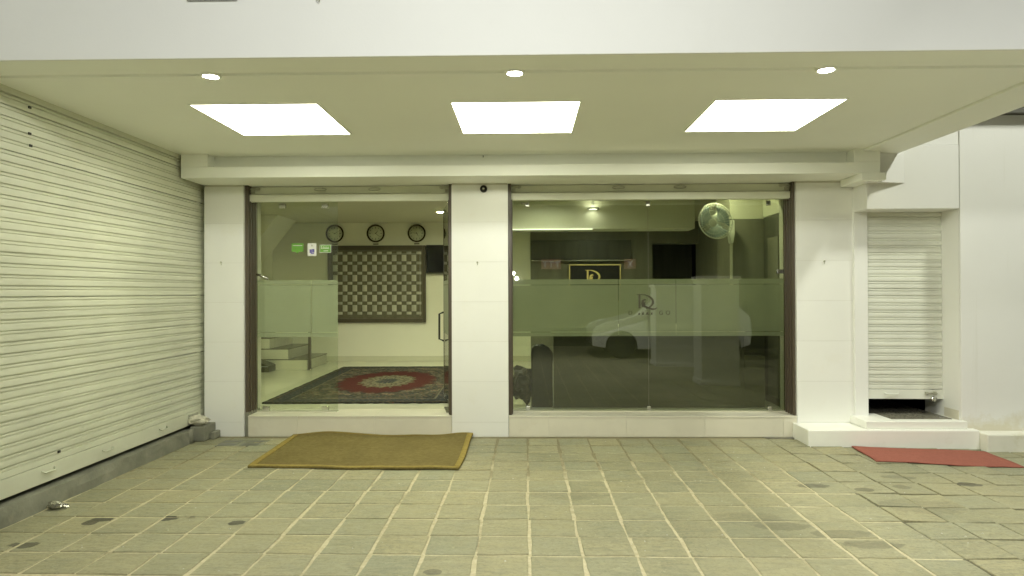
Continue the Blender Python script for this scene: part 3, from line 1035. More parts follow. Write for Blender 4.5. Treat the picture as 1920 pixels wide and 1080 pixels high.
def letters(txt, size, depth, name):
    cu = bpy.data.curves.new(name, 'FONT')
    cu.body = txt
    cu.size = size
    cu.extrude = depth
    cu.align_x = 'CENTER'
    ob = bpy.data.objects.new(name, cu)
    COL.objects.link(ob)
    dg = bpy.context.evaluated_depsgraph_get()
    me = bpy.data.meshes.new_from_object(ob.evaluated_get(dg))
    bpy.data.objects.remove(ob)
    me.transform(Matrix.Rotation(R(90), 4, 'X'))
    me.name = name
    return me
mg = part('monogram', monogram(.155, .0009), 'film_print', win)
mg.location = (1.275 - cx, -.0006, 1.385 - oz)
for ch, xx in (('D', 1.112), ('G', 1.438), ('O', 1.512)):
    o = link('letter', letters(ch, .062, .0005, 'letter'), 'film_print', win)
    o.location = (xx - cx, -.0012, 1.246 - oz)
worn = MB()
for xx, hh, ww in ((1.205, .022, .022), (1.245, .030, .022), (1.290, .030, .030), (1.338, .026, .018)):
    worn.prism([(xx - ww / 2 - cx, 1.246 - oz), (xx + ww / 2 - cx, 1.246 - oz), (xx + ww * .35 - cx, 1.246 + hh - oz), (xx - ww * .2 - cx, 1.246 + hh * .8 - oz)], -.0006, -.0015, 'y')
part('worn_lettering', worn, 'film_print', win)

# stickers on the fixed pane
YS = YG - .002
s1 = thing('sticker', 'green speech-bubble sticker leftmost of the three on the glass pane', 'sticker', (-2.457, YS, 1.98), 'stickers on the entrance pane')
part('sheet', MB().prism([(-.064, -.046), (-.02, -.046), (0, -.066), (.012, -.046), (.064, -.046), (.064, .046), (-.064, .046)], 0, -.001, 'y'), 'green', s1)
part('print', B(-.05, .05, -.0016, -.001, .018, .024), 'sticker_white', s1)
s2 = thing('sticker', 'white upright card sticker with a violet print, middle one on the glass pane', 'sticker', (-2.300, YS, 1.957), 'stickers on the entrance pane')
part('sheet', B(-.048, .048, -.001, 0, -.068, .068), 'sticker_white', s2)
vp = MB()
for a, b, c_, d in ((-.026, .0, -.036, .002), (.002, .026, -.03, .006), (-.012, .022, -.046, -.034)):
    vp.box(a, b, -.0018, -.001, c_, d)
part('print', vp, 'purple', s2)
part('print', B(-.008, .008, -.0016, -.001, .034, .052), 'latch', s2)
part('print', B(-.022, .022, -.0016, -.001, -.060, -.055), 'latch', s2)
s3 = thing('sticker', 'green sticker with white border and white lettering, rightmost on the glass pane', 'sticker', (-2.155, YS, 1.965), 'stickers on the entrance pane')
part('border', B(-.062, .062, -.001, 0, -.043, .043), 'sticker_white', s3)
part('sheet', B(-.057, .057, -.0018, -.001, -.038, .038), 'green', s3)
gl = MB()
g = random.Random(2)
x = -.046
while x < .044:
    ww = g.uniform(.006, .011)
    gl.box(x, x + ww * .45, -.0026, -.0018, .0, g.uniform(.018, .028))
    gl.box(x, x + ww, -.0024, -.0018, .0, .006)
    x += ww + .004
gl.box(-.02, .03, -.0024, -.0018, -.026, -.020)
part('print', gl, 'sticker_white', s3)

# ------------------------------------------------------------------ small fixtures on the facade
cc = thing('security_camera', 'small round dark camera at the top of the middle pillar', 'camera', (-.432, YF, 2.56))
part('housing', MB().lathe([(.038, 0), (.038, -.012), (.032, -.022), (.024, -.024), (.022, -.014), (.001, -.014)], (0, 0, 0), 'y', 24), 'black', cc)
part('lens', MB().lathe([(.016, -.014), (.014, -.022), (.001, -.026)], (0, 0, 0), 'y', 18), 'steel', cc)
for (x, z_), lab in zip(((-3.171, 1.812), (-.50, 1.80), (3.049, 1.795)), ('small bare screw in the left pillar by the big shutter', 'small bare screw in the middle pillar between both openings', 'small bare screw in the right pillar by the side door')):
    t = MB().tube([(0, .003, 0), (0, -.022, -.004), (0, -.024, .008)], .004, 6)
    t.lathe([(.008, 0), (.010, -.006), (.004, -.010)], (0, 0, 0), 'y', 10)
    t.tube([(.0, -.006, -.004), (.003, -.004, -.028)], .0035, 5)
    o = tag(part('screw', t, 'latch'), lab, 'screw', 'screws in the pillars')
    o.location = (x, YF, z_)
for (x, z_), lab in zip(((-1.178, 3.175), (.972, 3.172)), ('wire hook at the top of the fascia left of centre', 'wire hook at the top of the fascia right of centre')):
    t = MB().tube([(0, .003, .02), (0, -.02, .018), (.006, -.024, 0), (.0, -.022, -.02), (-.012, -.022, -.008), (-.010, -.022, .01)], .0035, 6)
    o = tag(part('hook', t, 'latch'), lab, 'hook', 'hooks on the fascia')
    o.location = (x, 3.80, z_)
t = MB().tube([(0, .003, 0), (0, -.02, 0), (0, -.022, -.015)], .0045, 6)
tag(part('hook', t, 'black'), 'tiny dark hook on the cornice above the middle pillar', 'hook').location = (-.417, 6.585, 2.838)
sb = thing('sign_plate', 'thin grey sign plate at the top left of the fascia', 'sign', (-1.8, 3.80, 3.4))
part('plate', B(-.145, .145, -.02, 0, -.226, .3), 'galv', sb, .004)

# ------------------------------------------------------------------ canopy lights
PAN = [(-1.953, 5.20, 'square lit ceiling panel nearest the big left shutter'), (-.068, 5.205, 'square lit ceiling panel in the middle of the canopy'), (1.813, 5.205, 'square lit ceiling panel nearest the right side door')]
def make_panel(x, y, lab):
    t = thing('ceiling_panel_light', lab, 'ceiling light', (x, y, ZC), 'lit panels in the canopy ceiling')
    fr_ = MB()
    h, r_ = .470, .012
    fr_.box(-h, h, -h, -h + r_, -.006, -.0005).box(-h, h, h - r_, h, -.006, -.0005).box(-h, -h + r_, -h + r_, h - r_, -.006, -.0005).box(h - r_, h, -h + r_, h - r_, -.006, -.0005)
    part('frame', fr_, 'ceil', t)
    part('diffuser', B(-h + r_ + .001, h - r_ - .001, -h + r_ + .001, h - r_ - .001, -.004, -.0006), 'panel_light', t)
    return t
first = make_panel(*PAN[0])
for x, y, lab in PAN[1:]:
    o = copy_tree(first)
    o.location = (x, y, ZC)
    o['label'] = lab
DN = [(-1.955, 'small round downlight in the soffit above the left shutter side'), (-.063, 'small round downlight in the soffit at the canopy centre'), (1.838, 'small round downlight in the soffit towards the right column side')]
d0 = thing('downlight', DN[0][1], 'ceiling light', (DN[0][0], 4.10, ZC), 'downlights along the canopy front')
part('ring', MB().lathe([(.062, .02), (.062, -.010), (.052, -.016), (.046, -.010), (.046, .0)], (0, 0, 0), 'z', 28, False), 'ceil', d0)
part('lens', MB().lathe([(.0455, .004), (.044, -.008), (.030, -.013), (.001, -.015)], (0, 0, 0), 'z', 24), 'downlight', d0)
for x, lab in DN[1:]:
    o = copy_tree(d0)
    o.location = (x, 4.10, ZC)
    o['label'] = lab

# ------------------------------------------------------------------ mats on the paving
def soft_mat(x0, x1, y0, y1, th, fn, nx=40, ny=26, inset=0.0):
    top, bot = [], []
    for j in range(ny + 1):
        for i in range(nx + 1):
            u, v = i / nx, j / ny
            x, y, z_ = fn(x0 + (x1 - x0) * u, y0 + (y1 - y0) * v, u, v)
            top.append((x, y, z_ + th))
            bot.append((x, y, z_))
    k = len(top)
    fs = []
    W = nx + 1
    for j in range(ny):
        for i in range(nx):
            a = j * W + i
            fs.append((a, a + 1, a + W + 1, a + W))
            fs.append((a + k, a + W + k, a + W + 1 + k, a + 1 + k))
    edge = [i for i in range(nx)] + [nx + W * j for j in range(ny)] + [ny * W + nx - i for i in range(nx)] + [W * (ny - j) for j in range(ny)]
    for q in range(len(edge)):
        a, b = edge[q], edge[(q + 1) % len(edge)]
        fs.append((b, a, a + k, b + k))
    return MB().add(top + bot, fs, True)
def coir_fn(x, y, u, v):
    # back edge rides up the plinth, bulging most near its left end
    xx = x + .012 * math.sin(v * 5) * (u - .5) - (.05 * v * (1 - u))
    lift = .034 * math.exp(-((u - .22) / .16) ** 2) * max(0, (v - .72) / .28) ** 1.4
    lift += .022 * math.exp(-((u - .95) / .10) ** 2) * max(0, (v - .65) / .35)
    if u > .93:
        xx += (u - .93) / .07 * (.006 * math.sin(v * 6 + .6) - .03 * (1 - v) ** 2)
    yy = y + .012 * math.sin(u * 9) + (-.05 * u * (1 - v) - .01)
    yy = min(yy, 6.872)
    return xx, yy, .003 + lift + .002 * math.sin(u * 23 + v * 11)
def at_z(fn, d):
    def f(x, y, u, v):
        a = fn(x, y, u, v)
        return a[0], a[1], a[2] + d
    return f
cm = thing('door_mat', 'large brown coir mat with yellow binding lying before the entrance step', 'mat')
part('coir_pile', soft_mat(-2.37, -.545, 5.64, 6.885, .016, coir_fn), 'coir', cm)
bw = .055
def strip(u0, u1, v0, v1, nx, ny):
    def f(x, y, u, v):
        uu, vv = u0 + (u1 - u0) * u, v0 + (v1 - v0) * v
        a = coir_fn(-2.37 + (-.545 + 2.37) * uu, 5.64 + (6.885 - 5.64) * vv, uu, vv)
        return a[0], a[1], a[2] + .0162
    return soft_mat(0, 1, 0, 1, .005, f, nx, ny)
for q in ((0, 1, 0, .035, 40, 3), (0, .030, .036, 1, 3, 26), (.970, 1, .036, 1, 3, 26), (.0305, .9695, .975, 1, 40, 2)):
    part('binding', strip(*q), 'coir_edge', cm)
def red_fn(x, y, u, v):
    a = R(-6.2)
    dx, dy = x, y
    xx = 3.130 + dx * math.cos(a) - dy * math.sin(a) + .006 * math.sin(v * 6)
    yy = 6.505 + dx * math.sin(a) + dy * math.cos(a) + .008 * math.sin(u * 8) - (.012 if u < .45 else 0) * v
    return xx, yy, gz(xx) + .003 + .0025 * math.sin(u * 7 + v * 3) + .001 * math.sin(u * 31)
rm = tag(part('door_mat', soft_mat(0, 1.20, -.585, 0, .009, red_fn), 'red_mat'), 'flat red mat lying before the white step of the side door', 'mat')

# ------------------------------------------------------------------ inside the hotel
fl = struct('lobby_floor', B(-4.9, 3.35, 7.3005, 12.5, 0, ZT - .0005), 'marble')
YB = 12.42
bp('lobby_wall', B(-5.0, .088, YB, YB + .2, ZT - .1, 3.0), 'int_wall', 0)
bp('lobby_wall', B(-5.0, -4.75, 7.36, YB, ZT - .1, 3.0), 'int_wall', 0)
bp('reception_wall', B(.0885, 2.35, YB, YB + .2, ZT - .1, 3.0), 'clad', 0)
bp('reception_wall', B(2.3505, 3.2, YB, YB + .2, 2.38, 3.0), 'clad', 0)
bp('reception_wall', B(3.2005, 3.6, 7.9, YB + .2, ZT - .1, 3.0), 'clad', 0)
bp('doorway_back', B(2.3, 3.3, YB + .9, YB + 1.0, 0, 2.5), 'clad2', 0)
bp('lobby_ceiling', B(-5.0, 3.6, 7.36, YB + .2, 2.80, 2.99), 'int_ceil', 0)
bp('skirting', B(-4.7, .086, YB - .014, YB - .0005, ZT, ZT + .09), 'skirt', .002)
bp('ceiling_beam', B(-.2, 2.40, 9.5, 9.9, 2.385, 2.798), 'int_wall', .004)
bp('cove_strip', B(-.2, .95, 9.485, 9.499, 2.375, 2.392), 'cove', 0)
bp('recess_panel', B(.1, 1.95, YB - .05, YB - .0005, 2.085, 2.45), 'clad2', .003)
bp('shelf_edge', B(.1, 1.95, YB - .10, YB - .0005, 2.062, 2.084), 'steel', .002)
# right end of the reception: side return, nib wall and its pale beam
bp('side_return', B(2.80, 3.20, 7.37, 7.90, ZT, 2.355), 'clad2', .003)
bp('return_panel', B(2.785, 2.7995, 7.42, 7.74, .3, 2.10), 'clad', .003)
bp('nib_wall', B(2.41, 3.2, 7.905, 8.45, ZT, 2.343), 'clad', .003)
bp('pale_beam', B(2.41, 3.2, 7.365, 8.45, 2.356, 2.798), 'int_wall', .003) if False else None
bp('pale_beam', B(2.405, 3.2, 7.90, 8.45, 2.344, 2.798), 'int_wall', .003)
bp('pale_beam', B(2.79, 3.2, 7.365, 7.899, 2.357, 2.798), 'int_wall', .003)

for x, y, mt, lab in ((-1.37, 10.75, 'in_light', 'round lobby ceiling light near the wall clocks'), (.95, 9.40, 'in_light_spot', 'round drop light hanging before the ceiling beam over reception'),
                      (-2.7, 8.7, 'in_light', 'round unseen light added to the lobby ceiling above the carpet, nearer the stairs'), (-1.35, 8.7, 'in_light', 'round unseen light added to the lobby ceiling above the carpet, nearer the middle pillar'),  # both carpet lights are unseen, added to brighten the lobby
                      (1.3, 10.9, 'added_light_dim', 'round unseen light added behind the beam to brighten the reception back wall'),  # added fill, hidden by the beam, lifts the dark back wall
                      (.30, 8.75, 'added_light_dim', 'round unseen light added inside the reception window, left half, to brighten the beam'),  # added fill, hidden above the glazing, brightens the beam face
                      (2.08, 7.52, 'added_light_fan', 'round unseen light added inside the reception window to brighten the wall fan')):  # added fill out of view, brightens pale beam, fan and desk top
    zl = 2.665 if mt == 'in_light_spot' else 2.80
    t = thing('ceiling_light', lab, 'ceiling light', (x, y, zl), 'round ceiling lights inside')
    if zl < 2.8:
        part('stem', B(-.02, .02, -.02, .02, .010, .134), 'plastic_white', t)
    part('ring', MB().lathe([(.085, .01), (.085, -.010), (.07, -.016), (.066, -.004)], (0, 0, 0), 'z', 24, False), 'plastic_white', t)
    part('lens', MB().lathe([(.0655, .004), (.064, -.006), (.001, -.012)], (0, 0, 0), 'z', 20), mt, t)

# carpet
hx, hy = 1.105, 1.86
cpm = carpet_mat(hx, hy)
g = random.Random(8)
def carpet_fn(x, y, u, v):
    e = .008
    return x + (g.uniform(-e, e) if u in (0, 1) else 0), y + (g.uniform(-.012, .012) if v in (0, 1) else 0), .001 + g.uniform(0, .002)
M['carpet'] = cpm
cp = tag(part('carpet', soft_mat(-hx, hx, -hy, hy, .014, carpet_fn, 60, 60), 'carpet'), 'patterned oriental carpet with red oval field on the lobby floor', 'carpet')
cp.location = (-1.975, 9.49, ZT)
cp.rotation_euler = (0, 0, R(1.3))

# staircase climbing to the left
sr = thing('staircase', 'white staircase with grey granite treads at the left of the lobby', 'staircase', (-3.64, 11.0, ZT))
for k in range(5):
    xa = -.313 * k
    s_ = part('step', B(-1.6, xa, 0, 1.1, .176 * k + (.0005 if k else 0), .176 * (k + 1) - .016), 'int_wall', sr, .002)
    part('tread', B(-1.6, xa + .014, -.012, 1.1, .176 * (k + 1) - .0155, .176 * (k + 1)), 'tread', s_, .003)
    part('riser', B(xa + .0005, xa + .004, .01, 1.09, .176 * k + .001, .176 * (k + 1) - .017), 'weave_light', s_)
up = MB().prism([(-1.12, 1.75), (.2, 2.6), (-.2, 2.6), (-1.12, 2.0)], .05, 1.0, 'y') if False else MB().prism([(-1.12, 1.80), (-.50, 2.58), (-1.12, 2.58)], .05, .95, 'y')
part('upper_flight', up, 'int_wall', sr)
np_ = thing('newel_post', 'dark square handrail post at the foot of the stairs', 'post', (-3.57, 10.94, ZT))
part('post', B(-.022, .022, -.022, .022, .012, .92), 'dark_brown', np_, .004)
part('foot', MB().lathe([(.04, 0), (.04, .008), (.028, .012)], (0, 0, 0), 'z', 16), 'steel', np_)
part('rail', MB().tube([(0, 0, .91), (-.35, .0, 1.10), (-1.0, 0, 1.46)], .024, 8), 'dark_brown', np_)
bn = thing('dark_bench', 'low dark sloping bench end beside the stairs', 'bench', (-4.35, 10.80, ZT))
part('seat', MB().prism([(-.3, 0), (.21, 0), (.21, .10), (-.05, .20), (-.3, .30)], -.15, .15, 'y'), 'desk', bn, .006)
part('trim', B(-.3, .205, -.156, -.1505, .085, .10), 'galv', bn)

# woven wall panel
wp = thing('woven_panel', 'framed basket-weave wall panel in brown and grey under the clocks', 'wall panel', (-2.782, YB - .03, 1.653))
fw_, fh = .918, .718
part('backing', B(-fw_ + .09, fw_ - .06, 0, .028, -fh + .07, fh - .085), 'weave_dark', wp)
for q in (B(-fw_, -fw_ + .09, -.02, .028, -fh, fh), B(fw_ - .06, fw_, -.02, .028, -fh, fh), B(-fw_ + .0905, fw_ - .0605, -.02, .028, fh - .085, fh), B(-fw_ + .0905, fw_ - .0605, -.02, .028, -fh, -fh + .07)):
    part('frame', q, 'frame_wood', wp, .004)
def woven(w_, h):
    mb = MB()
    nx = 6
    vs = []
    for y_, f in ((0, 1), ):
        pass
    for i in range(nx + 1):
        u = i / nx
        x_ = (u - .5) * w_
        d = -.004 - .009 * math.sin(u * math.pi)
        vs += [(x_, d, -h / 2), (x_, d, h / 2)]
    k = len(vs)
    vs += [(-w_ / 2, -.0005, -h / 2), (w_ / 2, -.0005, -h / 2), (w_ / 2, -.0005, h / 2), (-w_ / 2, -.0005, h / 2)]
    fs = [(2 * i, 2 * i + 2, 2 * i + 3, 2 * i + 1) for i in range(nx)]
    fs += [(k, k + 3, 1, 0), (k + 1, 2 * nx, 2 * nx + 1, k + 2), tuple([k, ] + [2 * i for i in range(nx + 1)] + [k + 1]), tuple([k + 3] + [2 * i + 1 for i in range(nx + 1)] + [k + 2])]
    mb.add(vs, fs, True)
    me = mb.mesh('woven_tile')
    me.materials.append(M['weave_light'])
    for p in me.polygons:
        p.use_smooth = False
    return me
tall, short = woven(.088, .118), woven(.090, .050)
pit = .1845
zr = fh - .085 - .03
top = True
row = 0
z_ = zr
while z_ > -fh + .09:
    h = .118 if row % 2 else .052
    zc = z_ - h / 2
    for c_ in range(10):
        x_ = -fw_ + .09 + .048 + pit * c_ + (0 if row % 2 else .092)
        if x_ + .045 > fw_ - .062:
            continue
        if zc - h / 2 < -fh + .072:
            continue
        o = link('woven_tile', tall if row % 2 else short, None, wp)
        o.location = (x_, 0, zc)
    z_ -= h + .0085
    row += 1
part('bead', MB().tube([(fw_ - .105, -.012, -fh + .12), (fw_ - .105, -.012, fh - .16), (-fw_ + .14, -.012, fh - .16)], .006, 6), 'weave_light', wp)

# clocks
def clock(x, lab, hm):
    t = thing('wall_clock', lab, 'clock', (x, YB, 2.60), 'round clocks above the woven panel')
    part('rim', MB().lathe([(.168, -.0005), (.168, -.030), (.158, -.042), (.146, -.040), (.138, -.012)], (0, 0, 0), 'y', 40, False), 'sheen', t)
    part('face', MB().lathe([(.1385, -.006), (.1385, -.016), (.001, -.016)], (0, 0, 0), 'y', 36), 'clock_face', t)
    tk = MB()
    for k in range(12):
        a = k * math.pi / 6
        L = .022 if k % 3 else .034
        c, s = math.sin(a), math.cos(a)
        r0, r1, hw = .122 - L, .122, .0035
        q = [(r0 * c - hw * s, r0 * s + hw * c), (r0 * c + hw * s, r0 * s - hw * c), (r1 * c + hw * s, r1 * s - hw * c), (r1 * c - hw * s, r1 * s + hw * c)]
        tk.prism(q, -.0165, -.018, 'y')
    part('hour_mark', tk, 'black', t, kind='stuff')
    part('cover_glass', MB().lathe([(.138, -.034), (.10, -.042), (.05, -.047), (.001, -.048)], (0, 0, 0), 'y', 32, False), 'glass', t)
    for a, L, hw in ((hm[0], .065, .005), (hm[1], .100, .0035)):
        c, s = math.sin(R(a)), math.cos(R(a))
        q = [(-.015 * c - hw * s, -.015 * s + hw * c), (-.015 * c + hw * s, -.015 * s - hw * c), (L * c + hw * .4 * s, L * s - hw * .4 * c), (L * c - hw * .4 * s, L * s + hw * .4 * c)]
        part('hand', MB().prism(q, -.0185, -.0205, 'y'), 'black', t)
    part('name_plate', B(-.05, .05, -.006, -.0005, -.208, -.190), 'sheen', t)
clock(-3.575, 'round dark-rimmed clock leftmost above the woven panel', (300, 60))
clock(-2.805, 'round dark-rimmed clock in the middle above the woven panel', (40, 130))
clock(-2.035, 'round dark-rimmed clock rightmost, nearest the black screen', (150, 275))
tvt = thing('wall_screen', 'black flat screen on the wall right of the woven panel', 'screen', (-1.45, YB, 2.11))
part('screen_body', B(-.40, .40, -.075, -.02, -.265, .265), 'black', tvt, .006)
part('screen', B(-.385, .385, -.0785, -.0755, -.245, .25), 'tv', tvt)
part('bracket', B(-.12, .12, -.0195, -.0005, -.12, .12), 'black', tvt)

# reception desk and chairs close behind the window
dk = thing('reception_desk', 'long dark reception desk with pale top right behind the window', 'desk', (1.35, 7.62, ZT))
part('front_panel', B(-1.05, 1.04, -.26, -.235, 0, .80), 'desk', dk, .003)
part('carcass', B(-1.03, 1.02, -.2345, .25, .002, .80), 'desk', dk)
part('worktop', B(-1.06, 1.045, -.28, .28, .8005, .895), 'stone_top', dk, .006)
part('side_wing', B(1.0405, 1.265, -.26, .25, 0, .575), 'desk', dk, .004)
ch = thing('armchair', 'black rounded chair back at the left end of the reception desk', 'chair', (.165, 7.60, ZT))
part('backrest', MB().prism([(-.11, 0), (.13, 0), (.13, .60), (.09, .66), (.02, .695), (-.06, .695), (-.10, .66), (-.11, .60)], -.22, -.10, 'y'), 'black', ch, .02)
part('seat', B(-.10, .12, -.095, .3, .0, .42), 'black', ch, .02)
bg_ = thing('holdall', 'black slumped bag on the floor in the left corner of the reception window', 'bag', (-.03, 7.52, ZT))
bb = crumple('bag_body', (0, 0, 0), .20, (.75, .7, 1.0), 'black', 2, 'x', 'y')
for k_ in ('label', 'category'):
    del bb[k_]
bb.parent = bg_
part('strap', MB().tube([(-.1, -.12, .2), (-.06, -.15, .34), (.04, -.15, .36), (.10, -.12, .22)], .012, 8), 'black', bg_)

# gold logo board
lg = thing('logo_sign', 'black board with gold frame and gold D monogram behind reception', 'sign', (1.275, YB - .09, 1.66))
part('board', B(-.47, .47, 0, .03, -.35, .34), 'black', lg)
for q in (B(-.475, .475, -.012, -.0005, .322, .340), B(-.475, .475, -.012, -.0005, -.35, -.332), B(-.475, -.457, -.012, -.0005, -.3315, .3215), B(.457, .475, -.012, -.0005, -.3315, .3215)):
    part('gold_border', q, 'gold', lg)
mo = part('monogram', monogram(.235, .01), 'gold', lg)
mo.location = (-.035, -.0005, .115)

# wall fan
fan = thing('wall_fan', 'white wall fan with round guard and bluish blades inside the window', 'fan', (2.145, 7.58, 2.285))
head = Euler((R(20), 0, R(-44)), 'XYZ')
gd = MB()
for yy, rr, tr in ((0, .205, .006), (-.035, .185, .0022), (-.052, .135, .0022), (-.060, .085, .0022)):
    gd.tube([(rr * math.cos(a * math.pi / 20), yy, rr * math.sin(a * math.pi / 20)) for a in range(40)], tr, 5, True)
for k in range(36):
    a = k * math.pi / 18
    c, s = math.cos(a), math.sin(a)
    gd.tube([(.205 * c, 0, .205 * s), (.185 * c, -.035, .185 * s), (.135 * c, -.052, .135 * s), (.045 * c, -.062, .045 * s)], .0024, 4)
    gd.tube([(.205 * c, 0, .205 * s), (.17 * c, .05, .17 * s), (.06 * c, .06, .06 * s)], .0018, 4)
def fp(name, mb, mat):
    o = part(name, mb, mat, fan)
    o.rotation_euler = head
    return o
fp('guard', gd, 'plastic_white')
fp('hub', MB().lathe([(.001, -.072), (.035, -.070), (.048, -.062), (.048, -.055)], (0, 0, 0), 'y', 20), 'plastic_white')
fp('motor', MB().lathe([(.06, .055), (.075, .07), (.075, .14), (.05, .17), (.001, .175)], (0, 0, 0), 'y', 20), 'plastic_white')
for k in range(3):
    a0 = k * 2 * math.pi / 3 + .5
    vs = []
    nr, na = 5, 6
    for i in range(nr):
        rr = .035 + (.185 - .035) * i / (nr - 1)
        for j in range(na):
            a = a0 + (j / (na - 1) - .5) * (1.0 + .75 * i / (nr - 1))
            vs.append((rr * math.cos(a), -.012 + .03 * (j / (na - 1) - .5), rr * math.sin(a)))
    fs = [(i * na + j, i * na + j + 1, (i + 1) * na + j + 1, (i + 1) * na + j) for i in range(nr - 1) for j in range(na - 1)]
    mbk = MB().add(vs, fs, True)
    o = fp('blade', mbk, 'blade')
    sm_ = o.modifiers.new('thickness', 'SOLIDIFY')
    sm_.thickness = .003
part('arm', MB().tube([(.05, .10, -.02), (.13, .16, -.02), (.20, .20, -.05), (.235, .215, -.14)], [.035, .034, .034, .030], 12), 'plastic_white', fan)
part('wall_bracket', MB().prism([(.205, .03), (.27, .03), (.275, -.12), (.255, -.235), (.225, -.235), (.205, -.10)], .17, .262, 'y'), 'plastic_white', fan, .008)
part('cable_duct', B(.238, .262, .215, .262, -1.7, -.236), 'int_ceil', fan, .003)

# ------------------------------------------------------------------ what stands behind the camera and shows in the glass
for x0, x1, y0, y1, hp, lab in ((2.80, 3.40, 3.05, 3.56, 1.70, 'low square white gate pillar just before the canopy front on the right'), (2.60, 3.46, .30, .86, 1.60, 'low square white gate pillar farther from the canopy, near the parked car')):
    t = thing('gate_pillar', lab, 'pillar', ((x0 + x1) / 2, (y0 + y1) / 2, -.02), 'white gate pillars along the right of the forecourt')
    a, b = (x1 - x0) / 2, (y1 - y0) / 2
    part('shaft', B(-a, a, -b, b, 0, hp), 'col_white', t, .006)
    part('cap', B(-a - .03, a + .03, -b - .03, b + .03, hp + .001, hp + .06), 'step', t, .008)
    part('base', B(-a - .015, a + .015, -b - .015, b + .015, 0, .10), 'step', t, .006)

car = thing('parked_car', 'white hatchback parked across the forecourt behind the viewer', 'car', (3.27, -1.53, -.015))
def car_body():
    prof = [(-1.78, .30), (-1.80, .52), (-1.74, .68), (-1.62, .76), (-1.0, .93), (-.86, .96), (-.30, 1.42), (.0, 1.49), (.75, 1.49), (1.25, 1.42), (1.62, 1.05), (1.74, .92), (1.77, .60), (1.74, .32)]
    arch = []
    for cxw in (1.18, -1.13):
        for k in range(9):
            a = math.pi * k / 8
            arch.append((cxw + .36 * math.cos(a), .27 + .36 * math.sin(a)))
    poly = prof + [(1.18 + .36, .25)] + arch[:9] + [(1.18 - .36, .22), (-1.13 + .36, .22)] + arch[9:] + [(-1.13 - .36, .25)]
    mb = MB()
    k = len(poly)
    W = .82
    st_ = [(-W, 0), (-W * .97, 1), (W * .97, 1), (W, 0)]
    def shape(side):
        vs = []
        for x, z_ in poly:
            tp = max(0, (z_ - .92) / .57)
            vs.append((x, side * (W - .17 * tp), z_))
        return vs
    vs = shape(-1) + shape(1)
    fs = [(i, (i + 1) % k, (i + 1) % k + k, i + k) for i in range(k)] + [tuple(range(k))[::-1], tuple(range(k, 2 * k))]
    mb.add(vs, fs)
    return mb
part('body', car_body(), 'car', car, .02)
for sgn in (1, -1):
    def sp(pts):
        q = []
        for x, z_ in pts:
            tp = max(0, (z_ - .92) / .57)
            q.append((x, sgn * (.826 - .17 * tp), z_))
        return q
    for pts in ([(-.70, .98), (-.25, 1.38), (.15, 1.43), (.15, .98)], [(.22, .98), (.22, 1.43), (.75, 1.43), (.95, 1.38), (.95, .98)], [(1.02, .99), (1.02, 1.37), (1.22, 1.34), (1.45, 1.08)]):
        q = sp(pts)
        mb = MB()
        kk = len(q)
        mb.add(q + [(x, y - sgn * .012, z_) for x, y, z_ in q], [tuple(range(kk)), tuple(range(kk, 2 * kk))] + [(i, (i + 1) % kk, (i + 1) % kk + kk, i + kk) for i in range(kk)])
        part('side_window', mb, 'car_glass', car)
    part('headlight', MB().prism([(-1.79, .62), (-1.40, .78), (-1.20, .86), (-1.45, .84), (-1.70, .74)], sgn * .70, sgn * .835, 'y'), 'lamp_clear', car)
    part('mirror', B(-.70, -.58, min(sgn * .82, sgn * .98), max(sgn * .82, sgn * .98), .95, 1.07), 'car', car, .02)
    part('door_handle', B(.0, .12, min(sgn * .822, sgn * .84), max(sgn * .822, sgn * .84), .86, .885), 'car', car, .004)
    for xw in (-1.13, 1.18):
        wh = part('wheel', MB().lathe([(.19, -.09), (.28, -.095), (.31, -.07), (.31, .07), (.28, .095), (.19, .09)], (0, 0, 0), 'y', 28), 'tyre', car)
        wh.location = (xw, sgn * .73, .31)
        rim = MB()
        rim.lathe([(.19, -.07), (.19, .07)], (0, 0, 0), 'y', 24)
        for k in range(5):
            a = k * 2 * math.pi / 5
            c, s = math.cos(a), math.sin(a)
            rim.prism([(-.03 * s, .03 * c), (.03 * s, -.03 * c), (.185 * c + .02 * s, .185 * s - .02 * c), (.185 * c - .02 * s, .185 * s + .02 * c)], sgn * .055, sgn * .085, 'y')
        rim.lathe([(.05, -.088), (.05, .088)], (0, 0, 0), 'y', 14)
        part('rim', rim, 'alloy', wh)
part('windscreen', MB().add([(-.845, -.70, .985), (-.845, .70, .985), (-.315, .60, 1.415), (-.315, -.60, 1.415), (-.83, -.70, .97), (-.83, .70, .97), (-.30, .60, 1.40), (-.30, -.60, 1.40)], [(0, 1, 2, 3), (7, 6, 5, 4), (0, 4, 5, 1), (1, 5, 6, 2), (2, 6, 7, 3), (3, 7, 4, 0)]), 'car_glass', car)
part('grille', B(-1.815, -1.795, -.45, .45, .40, .56), 'black', car)

ob_ = thing('street_building', 'dark shop building across the street behind the viewer', 'building', (0, -16, 0))
part('wall', B(-26, 26, -3, 0, -.12, 9), 'shop_dark', ob_)
for k in range(8):
    part('shop_door', B(-20 + k * 5, -17 + k * 5, .001, .06, 0, 2.4), 'clad2', ob_)
def red_sign(x, zc, w_, marks, lab):
    t = thing('shop_sign', lab, 'sign', (x, -15.9, zc), 'red shop signs across the street')
    part('board', B(-w_, w_, -.1, .05, -.22, .22), 'red_sign', t)
    mk = MB()
    for q in marks:
        mk.prism(q, .052, .07, 'y')
    part('sign_mark', mk, 'sign_white', t)
T_ = lambda x: [[(x - .10, .08), (x + .10, .08), (x + .10, .13), (x - .10, .13)], [(x - .03, -.13), (x + .03, -.13), (x + .03, .08), (x - .03, .08)]]
red_sign(1.15, 2.75, .45, T_(-.28) + T_(0) + T_(.28), 'red lit shop sign with a row of white marks across the street')
